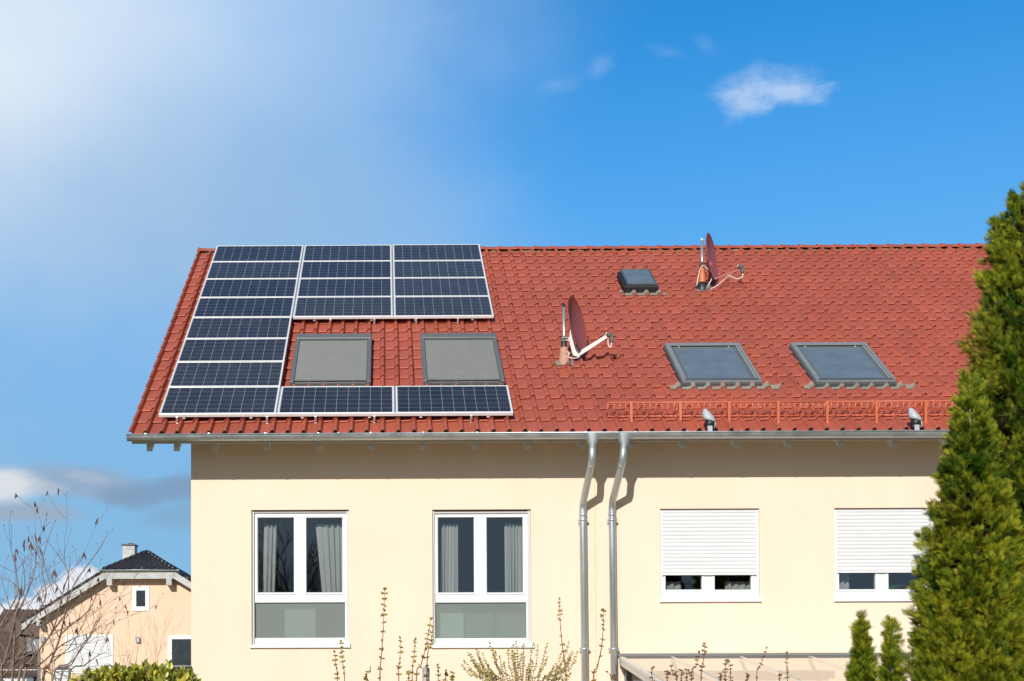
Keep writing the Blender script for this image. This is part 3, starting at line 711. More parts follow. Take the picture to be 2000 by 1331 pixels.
# ------------------------------------------------------------------ satellite dishes
def dish(base, topz_px, refl_c, refl_rad, arm_px, lnb_px, pal, label, sleeve, hgt):
    """base: picture point of the foot on the tiles; everything stands in the plane through the mast, turned to the south-west"""
    u, v = onroof(*base, -.12); B = RP(u, v, -.13)
    Y0 = B.y
    t = thing('satellite_dish', label, 'satellite dish', B, 'satellite dishes on the roof')
    top = at(*topz_px, Y0)
    top.x = B.x+.0 if abs(top.x-B.x) < .03 else top.x
    mb = MB(); b0 = Vector((top.x, Y0, B.z-.0)); mb.tube([b0, top], .024, 14); 
    obj('mast', mb, M_['steel'], t)
    cp = MB(); cp.tube([top, top+Vector((0,0,.04))], .026, 12); obj('mast_cap', cp, M_['black'] if pal == 'pale' else M_['armw'], t)
    sl = MB()
    if sleeve == 'clay':
        sl.lathe([(.085,-.04),(.082,.07),(.07,.14),(.072,.15),(.062,.16),(.062,.235),(.05,.24)], 20, Matrix.Translation(b0)); m = M_['terra']
        cn = MB(); cn.lathe([(.05,.235),(.045,.27),(.028,.40),(.024,.41)], 16, Matrix.Translation(b0)); obj('rubber_collar', cn, M_['black'], t)
    else:
        sl.lathe([(.065,.10),(.06,.22),(.045,.26),(.04,.33),(.026,.36)], 18, Matrix.Translation(b0)); m = M_['orange']
        cn = MB(); cn.lathe([(.12,-.06),(.115,0),(.085,.075),(.05,.11),(.03,.12)], 18, Matrix.Translation(b0)); obj('rubber_collar', cn, M_['black'], t)
    obj('sleeve', sl, m, t)
    fl = MB(); rows = []
    for i in range(5):
        row = []
        for j in range(13):
            uu = u-.13+.27*j/12; vv = v-.14+.26*i/4; row.append(RP(uu, vv, tile_h(uu, vv)+.012))
        rows.append(row)
    fl.grid(rows, True); obj('base_plate', fl, M_['lead'] if sleeve == 'clay' else M_['midal'], t)
    # reflector: shallow offset dish, seen nearly edge on
    ctr = at(*refl_c, Y0); 
    az, el = rad(refl_rad[2]), rad(refl_rad[3])
    ax = Vector((math.cos(el)*math.sin(az), -math.cos(el)*math.cos(az), math.sin(el)))   # where it looks
    sd = Vector((0,0,1)).cross(ax).normalized(); upv = ax.cross(sd).normalized()
    Rm = Matrix((( *sd, 0), (*upv, 0), (*ax, 0), (0,0,0,1))).transposed()
    Md = Matrix.Translation(ctr) @ Rm
    a, b = refl_rad[0], refl_rad[1]; dep = .085; rows = []; n = 40
    for r in [i/10 for i in range(11)]: rows.append([Md @ Vector((a*r*math.cos(2*math.pi*k/n), b*r*math.sin(2*math.pi*k/n), dep*(r*r-1))) for k in range(n+1)])
    for r, dz in ((1.008, .004), (1.018, .002), (1.02, -.006), (1.0, -.012)): rows.append([Md @ Vector((a*r*math.cos(2*math.pi*k/n), b*r*math.sin(2*math.pi*k/n), dz)) for k in range(n+1)])
    for r in [1-i/10 for i in range(1, 11)]: rows.append([Md @ Vector((a*r*math.cos(2*math.pi*k/n), b*r*math.sin(2*math.pi*k/n), dep*(r*r-1)-.006)) for k in range(n+1)])
    mb = MB(); mb.grid(rows, True); obj('reflector', mb, M_['dish'], t)
    A = M_['armw'] if pal == 'pale' else M_['dish']
    back = Md @ Vector((0, -.12, -.09))
    def bar(p, q, w, h, nm, mm):
        d = (q-p); L = d.length; d.normalize(); s = d.cross(Vector((0,1,0))).normalized(); f = s.cross(d).normalized()
        vs = []
        for (P, k) in ((p, 1), (q, .8)):
            for (x, y) in ((-1,-1),(1,-1),(1,1),(-1,1)): vs.append(P+s*x*h*k+f*y*w*k)
        mb = MB(); mb.add(vs, [(3,2,1,0),(4,5,6,7),(0,1,5,4),(1,2,6,5),(2,3,7,6),(3,0,4,7)]); return obj(nm, mb, mm, t)
    hgp = Vector((top.x, Y0, at(*hgt[0], Y0).z)); knee = at(*arm_px[0], Y0-.02); kt = at(*arm_px[1], Y0-.02); end = at(*lnb_px, Y0-.14)
    if pal == 'pale':
        mid = at(*hgt[1], Y0)
        bar(hgp+Vector((-.03,0,0)), mid, .03, .035, 'bracket', A)
        mb = MB()                                   # pressed back arm: wide in the middle, pointed at the top
        P = [kt, at(*hgt[2], Y0-.02), at(*hgt[3], Y0-.02), knee+Vector((.075,0,.05)), knee+Vector((.065,0,-.025)), knee+Vector((-.035,0,-.005)), at(*hgt[4], Y0-.02), at(*hgt[5], Y0-.02)]
        mb.poly(P, (0, .05, 0)); obj('back_arm', mb, A, t)
        bar(knee+Vector((.06,0,.02)), end+Vector((-.05,0,-.02)), .022, .032, 'feed_arm', A)
    else:
        bar(hgp+Vector((-.02,0,0)), hgp+Vector((.17,0,.0)), .03, .05, 'bracket', A)
        bar(back, Md @ Vector((0, -b*.98, -.035)), .02, .03, 'back_arm', A)
        bar(Md @ Vector((0, -b*.98, -.03)), end+Vector((-.03,0,-.05)), .012, .014, 'feed_arm', A)
    cl = MB(); cl.tube([hgp+Vector((-.055,-.04,.012)), hgp+Vector((.06,-.04,.012))], .008, 8); cl.tube([hgp+Vector((-.055,-.04,-.03)), hgp+Vector((.06,-.04,-.03))], .008, 8); cl.bbox(hgp.x-.045, hgp.x-.03, Y0-.045, Y0+.045, hgp.z-.045, hgp.z+.025)
    obj('mast_clamp', cl, M_['lnb'], t)
    # converter: throat towards the dish, body hanging
    mb = MB(); d = (ctr-end).normalized(); mb.tube([end-d*.03, end+d*.035], .034, 14); mb.tube([end+d*.035, end+d*.05], .028, 14)
    mb.bbox(end.x-.0, end.x+.055, end.y-.03, end.y+.03, end.z-.11, end.z+.02, .01)
    l = obj('receiver', mb, M_['lnb'], t)
    cpm = MB(); cpm.tube([end+d*.05, end+d*.062], .029, 14); obj('feed_cap', cpm, M_['armw'], l)
    # cable
    if pal == 'pale':
        c = [end+Vector((-.03,-.02,-.07)), end+Vector((-.03,-.02,-.14)), end+Vector((-.0,-.03,-.20)), end+Vector((.02,-.02,-.15)), end+Vector((.028,0,-.10))]
        c2 = [knee+Vector((.06,-.03,-.03)), knee+Vector((-.01,-.05,-.06)), knee+Vector((-.12,-.06,-.05)), b0+Vector((.07,-.06,.13)), b0+Vector((.05,-.03,.17))]
        cs = [c, c2]
    else:
        kk = Md @ Vector((0, -b, -.03))
        cs = [[end+Vector((.03,0,-.11)), end+Vector((.02,-.02,-.18)), end+Vector((-.08,-.03,-.22)), end+Vector((-.22,-.02,-.16)), kk.lerp(end, .35)+Vector((0,-.02,-.10)), kk+Vector((.02,-.04,-.14)), kk+Vector((-.12,-.06,-.17)), b0+Vector((.16,-.07,.20)), b0+Vector((.03,-.05,.37)), b0+Vector((-.04,-.05,.34)), b0+Vector((-.09,-.06,.16)), b0+Vector((-.11,-.06,.03))]]
    mb = MB()
    for c in cs:
        P = []
        for i in range(len(c)-1):
            p0, p1, p2, p3 = c[max(i-1,0)], c[i], c[i+1], c[min(i+2,len(c)-1)]
            for k in range(6):
                s = k/6; P.append(.5*((2*p1)+(p2-p0)*s+(2*p0-5*p1+4*p2-p3)*s*s+(3*p1-p0-3*p2+p3)*s**3))
        P.append(c[-1]); mb.tube(P, .0085, 6)
    obj('cable', mb, M_['cable'], t)
dish((1102, 708), (1098.5, 600), (1128, 633), (.40, .43, 63, 9), ((1124, 694), (1114.5, 637)), (1191, 655), 'pale',
     'lower satellite dish with a pale grey arm and clay mast foot', 'clay', ((1098, 664), (1115, 664), (1121, 662), (1123, 672), (1113, 671), (1112.5, 658)))
dish((1372, 562), (1369, 471), (1391, 502), (.40, .41, 64, 6), ((1398, 540), (1384, 505)), (1447, 522), 'red',
     'upper satellite dish with an orange mast sleeve, rising above the ridge', 'orange', ((1370, 517),))

# ------------------------------------------------------------------ snow guard
u0 = onroof(1174, 800, -.05)[0]; sg = thing('snow_guard', 'orange red snow guard grille along the right half of the eave', 'snow guard', roofmat(u0, .28, HP))
gv = .06; hb, ht = -.098, .10                     # stands square to the roof
def tl(u, h): return RP(u, gv+h*.10, h)
ends = [(6.34, 9.395), (9.40, 12.45)]
for (a, b) in ends:
    mb = MB()
    for h in (hb, ht): mb.tube([tl(a, h), tl(b, h)], .0125, 6)
    n = int((b-a)/.084)
    for i in range(n+1): x = a+(b-a)*i/n; mb.tube([tl(x, hb), tl(x, ht)], .0105, 5)
    obj('grille', mb, M_['guard'], sg)
u = 6.66
while u < 12.4:
    mb = MB(); w = .017
    w = .018; P = [(gv-.19, tile_h(u, gv-.19)+.002), (gv-.17, tile_h(u, gv-.19)+.016), (gv-.03, ht-.005), (gv-.005, ht+.018), (gv+.02, ht+.012), (gv+.012, hb-.02), (gv+.03, tile_h(u, gv)+.012), (gv+.2, tile_h(u, gv+.2)+.008), (gv+.2, tile_h(u, gv+.2)+.003), (gv-.005, tile_h(u, gv)+.004), (gv-.012, hb), (gv-.015, ht-.05), (gv-.16, tile_h(u, gv-.16)+.006)]
    mb.poly([RP(u-w, a, b) for a, b in P[:5]+[P[5], P[10]]+[(gv-.012, ht-.05), (gv-.16, tile_h(u, gv-.16)+.004)]], (2*w, 0, 0))
    mb.poly([RP(u-w, a, b) for a, b in ((gv-.012, hb), (gv+.012, hb), (gv+.03, tile_h(u, gv)+.012), (gv+.22, tile_h(u, gv+.2)+.01), (gv+.22, tile_h(u, gv+.2)+.004), (gv-.012, tile_h(u, gv)+.002))], (2*w, 0, 0))
    obj('bracket', mb, M_['bracket'], sg); u += .689

# lamps clipped to the gutter
def lamp(px, py, label):
    p = at(px, py, GY+.03); x = p.x; t = thing('gutter_lamp', label, 'lamp', (x, GY, GZ), 'lamps clipped to the gutter')
    z = GZ+.03
    mb = MB(); mb.bbox(x-.036, x+.030, GY-.075, GY-.062, GZ-.02, z+.055, .004); mb.bbox(x-.036, x+.03, GY-.075, GY+.03, z+.047, z+.058, .003); obj('clip', mb, M_['lampw'], t)
    c = Vector((x+.015, GY+.02, z+.10))
    mb = MB(); mb.lathe([(.001,-.07),(.045,-.065),(.070,-.03),(.075,.01),(.066,.04),(.04,.055),(.001,.06)], 20, Matrix.Translation(c)); obj('housing', mb, M_['black'], t)
    # pale tapered hood, wide below and pointed at the upper left
    rows = []; tip = c+Vector((-.058, .03, .215)); bs = c+Vector((.004, .0, .035))
    for (s, rx, ry) in ((0,.070,.066),(.04,.083,.078),(.25,.086,.08),(.5,.072,.066),(.75,.05,.046),(.92,.032,.03),(.99,.018,.016),(1.0,.001,.001)):
        q = bs.lerp(tip, s); rows.append([q+Vector((rx*math.cos(2*math.pi*k/20), ry*math.sin(2*math.pi*k/20), .018*math.cos(2*math.pi*k/20)*-(1-s))) for k in range(21)])
    mb = MB(); mb.grid(rows, True); obj('hood', mb, M_['lampw'], t)
    mb = MB(); mb.tube([c+Vector((.06,-.03,.05)), c+Vector((.065,-.045,-.02)), c+Vector((.05,-.04,-.07))], .008, 6); obj('bracket', mb, M_['lampw'], t)
lamp(1384, 838, 'pale hooded lamp on the gutter between the downpipes and the conifer')
lamp(1786, 831, 'pale hooded lamp on the gutter right beside the conifer')

# ------------------------------------------------------------------ patio canopy and door
cx0 = 6.53; CP = math.tan(rad(7.4)); cz = 2.845; cyF = -3.1
can = thing('patio_canopy', 'glass patio canopy with white rafters on the right house wall', 'canopy', (cx0, YF, 0))
def cz_at(y): return cz-.03+(y-YF)*CP
mb = MB(); mb.bbox(cx0-.01, 12.6, YF-.06, YF, cz-.036, cz+.006); obj('wall_profile', mb, M_['canopyg'], can)
cxs = [6.57]+[at(px, 1285, YF-.05).x for px in (1312, 1446, 1581, 1714)]+[11.55, 12.55]
for i, x in enumerate(cxs):
    hh = .115 if i in (0, len(cxs)-1) else .04; w = .034 if i == 0 else .020; y0, y1 = YF-.062, cyF
    mb = MB(); mb.poly([(x-w, y0, cz_at(y0)), (x-w, y1, cz_at(y1)), (x-w, y1, cz_at(y1)-hh), (x-w, y0, cz_at(y0)-hh)], (2*w, 0, 0))
    if i == 0: mb.poly([(x-w-.006, y0-.02, cz_at(y0)-.03), (x-w-.006, y1, cz_at(y1)-.03), (x-w-.006, y1, cz_at(y1)-.037), (x-w-.006, y0-.02, cz_at(y0)-.037)], (.008, 0, 0))
    obj('rafter', mb, M_['canopyw'], can)
    if i < len(cxs)-1:
        g = MB(); xa, xb = x+w, cxs[i+1]-.028; y0 = YF-.065
        g.add([(xa, y0, cz_at(y0)+.004), (xb, y0, cz_at(y0)+.004), (xb, cyF, cz_at(cyF)+.004), (xa, cyF, cz_at(cyF)+.004)], [(3,2,1,0)]); obj('glass_pane', g, M_['canglass'], can)
mb = MB(); mb.bbox(cx0, 12.6, cyF-.1, cyF, cz_at(cyF)-.13, cz_at(cyF)+.0); obj('front_beam', mb, M_['canopyw'], can)
for x in (6.6, 9.55, 12.5):
    mb = MB(); mb.bbox(x-.045, x+.045, cyF-.095, cyF-.005, 0, cz_at(cyF)-.13); obj('post', mb, M_['canopyw'], can)
mb = MB(); frame_from(mb, DOOR[0]+.01, .02, DOOR[2]-.01, DOOR[3]-.01, [(DOOR[0]+.1, .1, 8.1, DOOR[3]-.28), (8.2, .1, DOOR[2]-.1, DOOR[3]-.28)], YF+.05, YF+.12)
pd = obj('patio_door', mb, M_['offwhite'], house)
mb = MB()
for (a, b) in ((DOOR[0]+.1, 8.1), (8.2, DOOR[2]-.1)): mb.add([(a,YF+.09,.1),(b,YF+.09,.1),(b,YF+.09,DOOR[3]-.28),(a,YF+.09,DOOR[3]-.28)], [(0,1,2,3)])
obj('pane', mb, M_['glass'], pd)
mb = MB(); mb.bbox(6.62, 6.70, YF-.16, YF-.001, 2.05, 2.62); mb.bbox(6.72, 9.6, YF-.14, YF-.001, 2.555, 2.60); obj('shutter_guide', mb, M_['darkal'], pd)

# ------------------------------------------------------------------ vegetation helpers
def emit(verts, tris, cols, name, m, parent):
    me = D.meshes.new(name); V = np.asarray(verts, np.float32); T = np.asarray(tris, np.int32)
    base = WM[parent].translation if parent else Vector(V[0])
    V = V-np.array(base, np.float32)
    me.vertices.add(len(V)); me.vertices.foreach_set('co', V.ravel()); k = T.shape[1]
    me.loops.add(T.size); me.loops.foreach_set('vertex_index', T.ravel()); me.polygons.add(len(T))
    me.polygons.foreach_set('loop_start', np.arange(0, T.size, k, dtype=np.int32))
    me.update(calc_edges=True)
    ca = me.color_attributes.new('tint', 'FLOAT_COLOR', 'POINT'); A = np.ones((len(V), 4), np.float32); A[:, :3] = cols; ca.data.foreach_set('color', A.ravel())
    me.materials.append(m); o = D.objects.new(name, me); COL.objects.link(o); place(o, Matrix.Translation(Vector(base)), parent); return o
def nz(P, sc, seed):
    return np.array([noise.noise(Vector((p[0]*sc+seed, p[1]*sc-seed, p[2]*sc))) for p in P])
def frond_template(n=6):
    """a flat fan spray: axis along x, spread along y; thin pointed leaflets"""
    V = []; T = []
    def leaf(p, ang, l, w):
        d = np.array((math.cos(ang), math.sin(ang), 0)); s = np.array((-d[1], d[0], 0)); p = np.array(p); b = len(V)
        V.extend([p, p+d*l*.45-s*w*.5, p+d*l, p+d*l*.45+s*w*.5]); T.extend([(b, b+1, b+2), (b, b+2, b+3)])
    leaf((0,0,0), 0, 1.05, .085)
    for k in range(n):
        t = .06+.74*k/n; sg = 1 if k % 2 else -1
        leaf((t, 0, 0), sg*rad(44-14*t), .60*(1-t*.60), .085)
    return np.array(V), np.array(T)
FV, FT = frond_template()
def sprays(P, Dr, Sd, Ln, col):
    """place the frond template: P origin, Dr axis, Sd side vector, Ln length"""
    n = len(P); Nn = np.cross(Dr, Sd); 
    V = P[:, None, :]+Ln[:, None, None]*(FV[None, :, 0:1]*Dr[:, None, :]+FV[None, :, 1:2]*Sd[:, None, :]+(.18*FV[None, :, 0:1]**2)*Nn[:, None, :])
    T = FT[None]+(np.arange(n)*len(FV))[:, None, None]
    return V.reshape(-1, 3), T.reshape(-1, 3), np.repeat(col, len(FV), axis=0)
def norm(a): return a/np.maximum(1e-9, np.linalg.norm(a, axis=1, keepdims=True))
def thuja(cx, cy, prof_pts, label, tufts, seed, lobes=.2, ln=(.05, .095), tl=(.18, .40), per=38, yell=.2, tone=.37, lift=1.2):
    """prof_pts: (height, radius) from the ground up; the crown is a coat of upright plumes, each a bundle of flat sprays"""
    rg = np.random.default_rng(seed); hs = [p[0] for p in prof_pts]; rs = [p[1] for p in prof_pts]; H = hs[-1]
    t = thing('thuja_tree', label, 'conifer', (cx, cy, 0), 'thuja trees at the right')
    z = rg.uniform(hs[0], H, tufts*8); r = np.interp(z, hs, rs); keep = rg.random(len(z)) < (r+.03)/max(rs); z = z[keep][:tufts]; n = len(z)
    an = rg.uniform(0, 2*math.pi, n); d2 = np.stack([np.cos(an), np.sin(an), np.zeros(n)], 1)
    big = nz(np.stack([np.cos(an), np.sin(an), z*.55], 1), 1.6, seed*.7)
    R = np.interp(z, hs, rs); TL = rg.uniform(tl[0], tl[1], n)*np.clip(R/.5, .45, 1.)
    r = R*(1+lobes*1.3*big)*rg.normal(.89, .10, n)-TL*.55
    r = np.maximum(r, R*.05)
    B = np.stack([cx+d2[:, 0]*r, cy+d2[:, 1]*r, z-TL*.75], 1)
    Ax = norm(d2*rg.normal(.72, .2, n)[:, None]+np.array([[0, 0, 1.]])*rg.normal(.95, .25, n)[:, None]+rg.normal(0, .22, (n, 3)))
    q = nz(B, 1.9, seed+3.)*.7+rg.normal(0, .20, n)
    br = np.clip((nz(B, 1.5, seed+21.)-.26+rg.normal(0, .10, n))*3, 0, 1)*yell
    # sprays of every plume
    I = np.repeat(np.arange(n), per); m = len(I); s = rg.beta(1.6, 1.1, m)
    A = Ax[I]; L = TL[I]; j = norm(rg.normal(0, 1, (m, 3))); j = norm(j-A*(j*A).sum(1, keepdims=True))
    P = B[I]+A*(L*s)[:, None]+j*(L*.20*(1-.75*s)*rg.random(m)**.6)[:, None]
    Dr = norm(A*rg.normal(.9, .2, m)[:, None]+j*rg.normal(.75, .2, m)[:, None]*(1-.5*s)[:, None]+rg.normal(0, .18, (m, 3)))
    Sd = norm(np.cross(Dr, j)+j*rg.normal(0, .5, m)[:, None]+rg.normal(0, .3, (m, 3))); Sd = norm(Sd-Dr*(Sd*Dr).sum(1, keepdims=True))
    Ln = rg.uniform(ln[0], ln[1], m)
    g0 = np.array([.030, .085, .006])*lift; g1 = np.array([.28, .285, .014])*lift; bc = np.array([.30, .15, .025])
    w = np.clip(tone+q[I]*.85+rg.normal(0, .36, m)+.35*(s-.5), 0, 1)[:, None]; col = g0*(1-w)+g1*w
    b = np.clip(br[I]+rg.normal(0, .06, m), 0, 1)[:, None]; col = col*(1-b)+bc*b
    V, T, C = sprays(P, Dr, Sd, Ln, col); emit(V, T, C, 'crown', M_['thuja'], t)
    # brown dead twigs inside, and the stem
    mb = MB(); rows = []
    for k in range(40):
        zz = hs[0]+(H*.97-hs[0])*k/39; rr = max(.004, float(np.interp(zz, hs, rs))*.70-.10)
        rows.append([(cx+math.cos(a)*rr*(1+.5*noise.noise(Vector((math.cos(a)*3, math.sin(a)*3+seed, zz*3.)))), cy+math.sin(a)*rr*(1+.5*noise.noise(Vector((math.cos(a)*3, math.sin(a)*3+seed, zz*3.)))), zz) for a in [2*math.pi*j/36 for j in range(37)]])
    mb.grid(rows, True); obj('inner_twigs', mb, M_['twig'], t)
    mb = MB(); mb.tube([(cx, cy, 0), (cx, cy, H*.5), (cx, cy, H*.98)], [max(rs)*.09, max(rs)*.05, .006], 8); obj('trunk', mb, M_['bark'], t)
    return t
def prof_px(cxp, Y, pts):
    """silhouette half widths measured in the picture -> (height, radius)"""
    out = []
    for (y, xl) in pts:
        a = at(xl, y, Y); c = at(cxp, y, Y); out.append((a.z, max(.01, c.x-a.x)))
    out.sort(); h0, r0 = out[0]
    return [(.15, r0*1.02)]+out if h0 > .4 else out
pB = [(358,2008),(385,1980),(440,1950),(490,1942),(540,1932),(600,1919),(660,1906),(740,1898),(830,1888),(950,1858),(1100,1845),(1331,1835)]
cB = at(2022, 800, -5.2); thuja(cB.x, -5.2, prof_px(2022, -5.2, pB), 'tallest dense thuja cut by the right picture edge', 3300, 3, lobes=.13)
pF = [(735,1893),(770,1882),(830,1864),(900,1853),(980,1834),(1050,1819),(1150,1798),(1230,1788),(1331,1776)]
cF = at(1897, 1000, -6.3); thuja(cF.x, -6.3, prof_px(1897, -6.3, pF), 'full thuja standing in front of the tallest one, with browned patches', 2200, 8, lobes=.15, tone=.42)
cS = at(1684, 1300, -5.6); thuja(cS.x, -5.6, prof_px(1684, -5.6, [(1196,1684),(1232,1682),(1252,1677),(1278,1669),(1331,1658)]), 'left of the two small thuja tips below the shuttered window', 900, 14, lobes=.15, tl=(.12, .24), ln=(.05,.09), per=14, lift=1.35, yell=0)
cS2 = at(1741, 1300, -5.4); thuja(cS2.x, -5.4, prof_px(1741, -5.4, [(1207,1741),(1240,1739),(1262,1735),(1290,1729),(1331,1724)]), 'small thinner thuja tip squeezed against the big thuja', 700, 19, lobes=.15, tl=(.12, .22), ln=(.05,.09), per=14, lift=1.35, yell=0)

# laurel hedge
def leaf_cloud(name, parent, P, Dr, Ln, wd, cols, m):
    """elliptic leaves folded along the midrib"""
    n = len(P); rs = np.random.default_rng(n); Sd = norm(np.cross(Dr, rs.normal(0, 1, (n, 3)))); Nn = np.cross(Dr, Sd)
    tv = np.array([(0,0,0),(.28,.36,.10),(.62,.42,.10),(1,0,-.12),(.62,-.42,.10),(.28,-.36,.10),(.45,0,0)]); 
    tf = np.array([(0,6,1),(1,6,2),(2,6,3),(3,6,4),(4,6,5),(5,6,0)])
    V = P[:, None]+Ln[:, None, None]*(tv[None, :, 0:1]*Dr[:, None]+tv[None, :, 1:2]*wd*Sd[:, None]+tv[None, :, 2:3]*Nn[:, None])
    T = tf[None]+(np.arange(n)*7)[:, None, None]
    o = emit(V.reshape(-1, 3), T.reshape(-1, 3), np.repeat(cols, 7, axis=0), name, m, parent)
    o.data.polygons.foreach_set('use_smooth', [True]*len(o.data.polygons)); return o
HY = -3.0
topline = [(x_, y_+9) for x_, y_ in [(140,1340),(152,1322),(168,1302),(190,1304),(205,1300),(222,1306),(232,1292),(246,1304),(262,1300),(278,1288),(292,1284),(304,1300),(320,1302),(331,1290),(345,1304),(360,1300),(374,1304)]]
hx0, hx1 = at(140, 1300, HY).x, at(378, 1300, HY).x
hedge = thing('laurel_hedge', 'yellowish green laurel hedge at the foot of the left house corner', 'hedge', ((hx0+hx1)/2, HY, 0))
rg = np.random.default_rng(5); n = 520; sx = rg.uniform(hx0, hx1, n); sy = rg.uniform(HY-.45, HY+.5, n)
tp = [at(a, b, HY) for a, b in topline]; ztop = np.interp(sx, [p.x for p in tp], [p.z for p in tp])
P = []; Dr = []; Ln = []; C = []
stems = MB()
for i in range(n):
    drop = rg.uniform(0, .5)**1.3; base = np.array((sx[i], sy[i], ztop[i]-.03-drop-.15*abs(sy[i]-HY)))
    ax = np.array((rg.normal(0, .22), rg.normal(-.12, .22), 1.)); ax /= np.linalg.norm(ax)
    k = rg.integers(9, 15); tone = rg.normal(0, .25)
    stems.tube([base-ax*.35, base+ax*.06], .006, 4, False)
    for j in range(k):
        t = j/k; an = j*2.4+rg.uniform(0, .6); tilt = .95-.55*t
        d = ax*(1-tilt*.55)+np.array((math.cos(an), math.sin(an), 0))*tilt+rg.normal(0, .08, 3); d /= np.linalg.norm(d)
        P.append(base+ax*(-.16+.22*t)); Dr.append(d); Ln.append(rg.uniform(.07, .12))
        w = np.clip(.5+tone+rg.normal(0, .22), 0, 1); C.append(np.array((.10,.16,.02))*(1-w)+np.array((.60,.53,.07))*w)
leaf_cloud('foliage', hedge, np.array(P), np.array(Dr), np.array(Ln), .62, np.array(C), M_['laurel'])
# leaves lower down the hedge, out to the front
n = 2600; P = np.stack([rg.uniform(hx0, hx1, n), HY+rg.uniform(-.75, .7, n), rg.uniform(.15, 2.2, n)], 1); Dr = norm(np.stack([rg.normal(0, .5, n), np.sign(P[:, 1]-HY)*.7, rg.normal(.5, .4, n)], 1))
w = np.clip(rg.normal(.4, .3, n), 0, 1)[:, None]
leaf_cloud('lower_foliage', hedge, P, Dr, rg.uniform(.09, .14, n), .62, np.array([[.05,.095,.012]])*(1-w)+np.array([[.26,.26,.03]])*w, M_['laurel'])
for x in np.linspace(hx0+.2, hx1-.2, 7): stems.tube([(x, HY, 0), (x+.05, HY+.04, 1.2), (x+.02, HY, 2.3)], [.03, .022, .01], 6)
obj('branches', stems, M_['bark'], hedge)

# bare shrubs and saplings ------------------------------------------------------------
def spline(pts, n=5):
    P = [Vector(p) for p in pts]; out = []
    for i in range(len(P)-1):
        p0, p1, p2, p3 = P[max(i-1,0)], P[i], P[i+1], P[min(i+2,len(P)-1)]
        for k in range(n):
            s = k/n; out.append(.5*((2*p1)+(p2-p0)*s+(2*p0-5*p1+4*p2-p3)*s*s+(3*p1-p0-3*p2+p3)*s**3))
    out.append(P[-1]); return out
def grow(mb, tips, path, r0, r1, level, dens, rgx, spread=.9):
    """sweep a limb and let side twigs leave it"""
    n = len(path); mb.tube(path, [r0+(r1-r0)*i/(n-1) for i in range(n)], 5 if r0 > .004 else 4, False)
    L = sum((path[i+1]-path[i]).length for i in range(n-1)); tips.append((path[-1], (path[-1]-path[-2]).normalized()))
    if level == 0: return
    k = max(1, int(L*dens)); side = 1
    for j in range(k):
        f = rgx.uniform(.18, .97); i = min(n-2, int(f*(n-1))); p = path[i].lerp(path[i+1], f*(n-1)-i); d = (path[i+1]-path[i]).normalized()
        side = -side; q = Vector((rgx.gauss(0, 1), rgx.gauss(0, .8), rgx.gauss(.2, .6))); q = (q-d*q.dot(d)).normalized()
        nd = (d*.75+q*spread*rgx.uniform(.5, 1.)).normalized(); l = (.10+.42*L*(1-f*.6))*rgx.uniform(.45, 1.1); l = min(l, .62)
        pts = [p]
        for s in range(1, 6):
            nd = (nd+Vector((rgx.gauss(0, .10), rgx.gauss(0, .10), rgx.gauss(.07, .08)))).normalized(); pts.append(pts[-1]+nd*l/5)
        rr = max(.0016, (r0+(r1-r0)*f)*.55); grow(mb, tips, pts, rr, .0011, level-1, dens*1.15, rgx, spread)
def sapling(label, stems_px, Y, r, seed, dens, levels=2, catk=18):
    rgx = random.Random(seed); b = at(*stems_px[0][0], Y)
    t = thing('birch_sapling', label, 'bare tree', (b.x, Y, 0), 'bare saplings at the lower left')
    tips = []
    for si, sp in enumerate(stems_px):
        dy = rgx.uniform(-.45, .45); pts = [at(x, y, Y+dy*i/max(1, len(sp)-1)) for i, (x, y) in enumerate(sp)]
        if sp[0][1] >= 1325:
            p0 = pts[0]; pts = [Vector((b.x+(p0.x-b.x)*.25, Y, .0)), Vector((b.x+(p0.x-b.x)*.65, Y, p0.z*.55))]+pts
        pts = spline(pts, 4); rr = r*(1 if sp[0][1] >= 1325 else .55)
        mb = MB(); grow(mb, tips, pts, rr, .0022, levels, dens, rgx); obj('branch', mb, M_['bark'], t)
    rgx.shuffle(tips)
    for p, d in tips[:catk]:
        if p.z < 2.5: continue
        for q in range(rgx.choice((1, 2, 2))):
            dd = Vector((rgx.gauss(0, .25), rgx.gauss(0, .25), -1)).normalized(); l = rgx.uniform(.03, .06)
            ck = MB(); ck.tube([p, p+dd*l*.15, p+dd*l*.6, p+dd*l], [.002, .006, .006, .002], 6); obj('catkin', ck, M_['catkin'], t)
    bd = MB()
    for p, d in tips: bd.tube([p-d*.004, p+d*.004, p+d*.013], [.002, .0042, .001], 5, False)
    obj('bud', bd, M_['bark'], t)
sapling('bare birch sapling at the left edge, before the brown roof', [
    [(2,1329),(8,1296),(17,1262),(24,1234),(30,1205),(38,1165),(32,1120),(27,1085)],
    [(20,1254),(45,1233),(64,1212),(78,1190),(90,1160),(82,1110),(92,1060),(108,1018)],
    [(30,1205),(52,1160),(66,1120),(73,1068)],
    [(24,1331),(28,1260),(30,1190),(48,1150),(44,1095)],
    [(0,1225),(20,1190),(35,1150),(10,1130)]], -8.6, .015, 4, 3.4, 2, 26)
sapling('bare birch sapling leaning right across the peach house', [
    [(36,1331),(57,1296),(73,1274),(99,1239),(112,1205),(122,1160),(134,1120),(137,1090)],
    [(84,1327),(94,1304),(109,1267),(118,1240),(125,1208),(131,1170),(133,1120),(113,1083)],
    [(118,1240),(140,1220),(160,1205),(177,1187),(190,1160),(196,1172)],
    [(131,1178),(146,1140),(168,1108),(190,1078),(206,1051)],
    [(46,1325),(75,1300),(93,1285),(118,1262),(150,1245),(168,1240)],
    [(99,1239),(128,1200),(150,1175),(172,1150)]], -7.8, .0145, 21, 3.2, 2, 30)
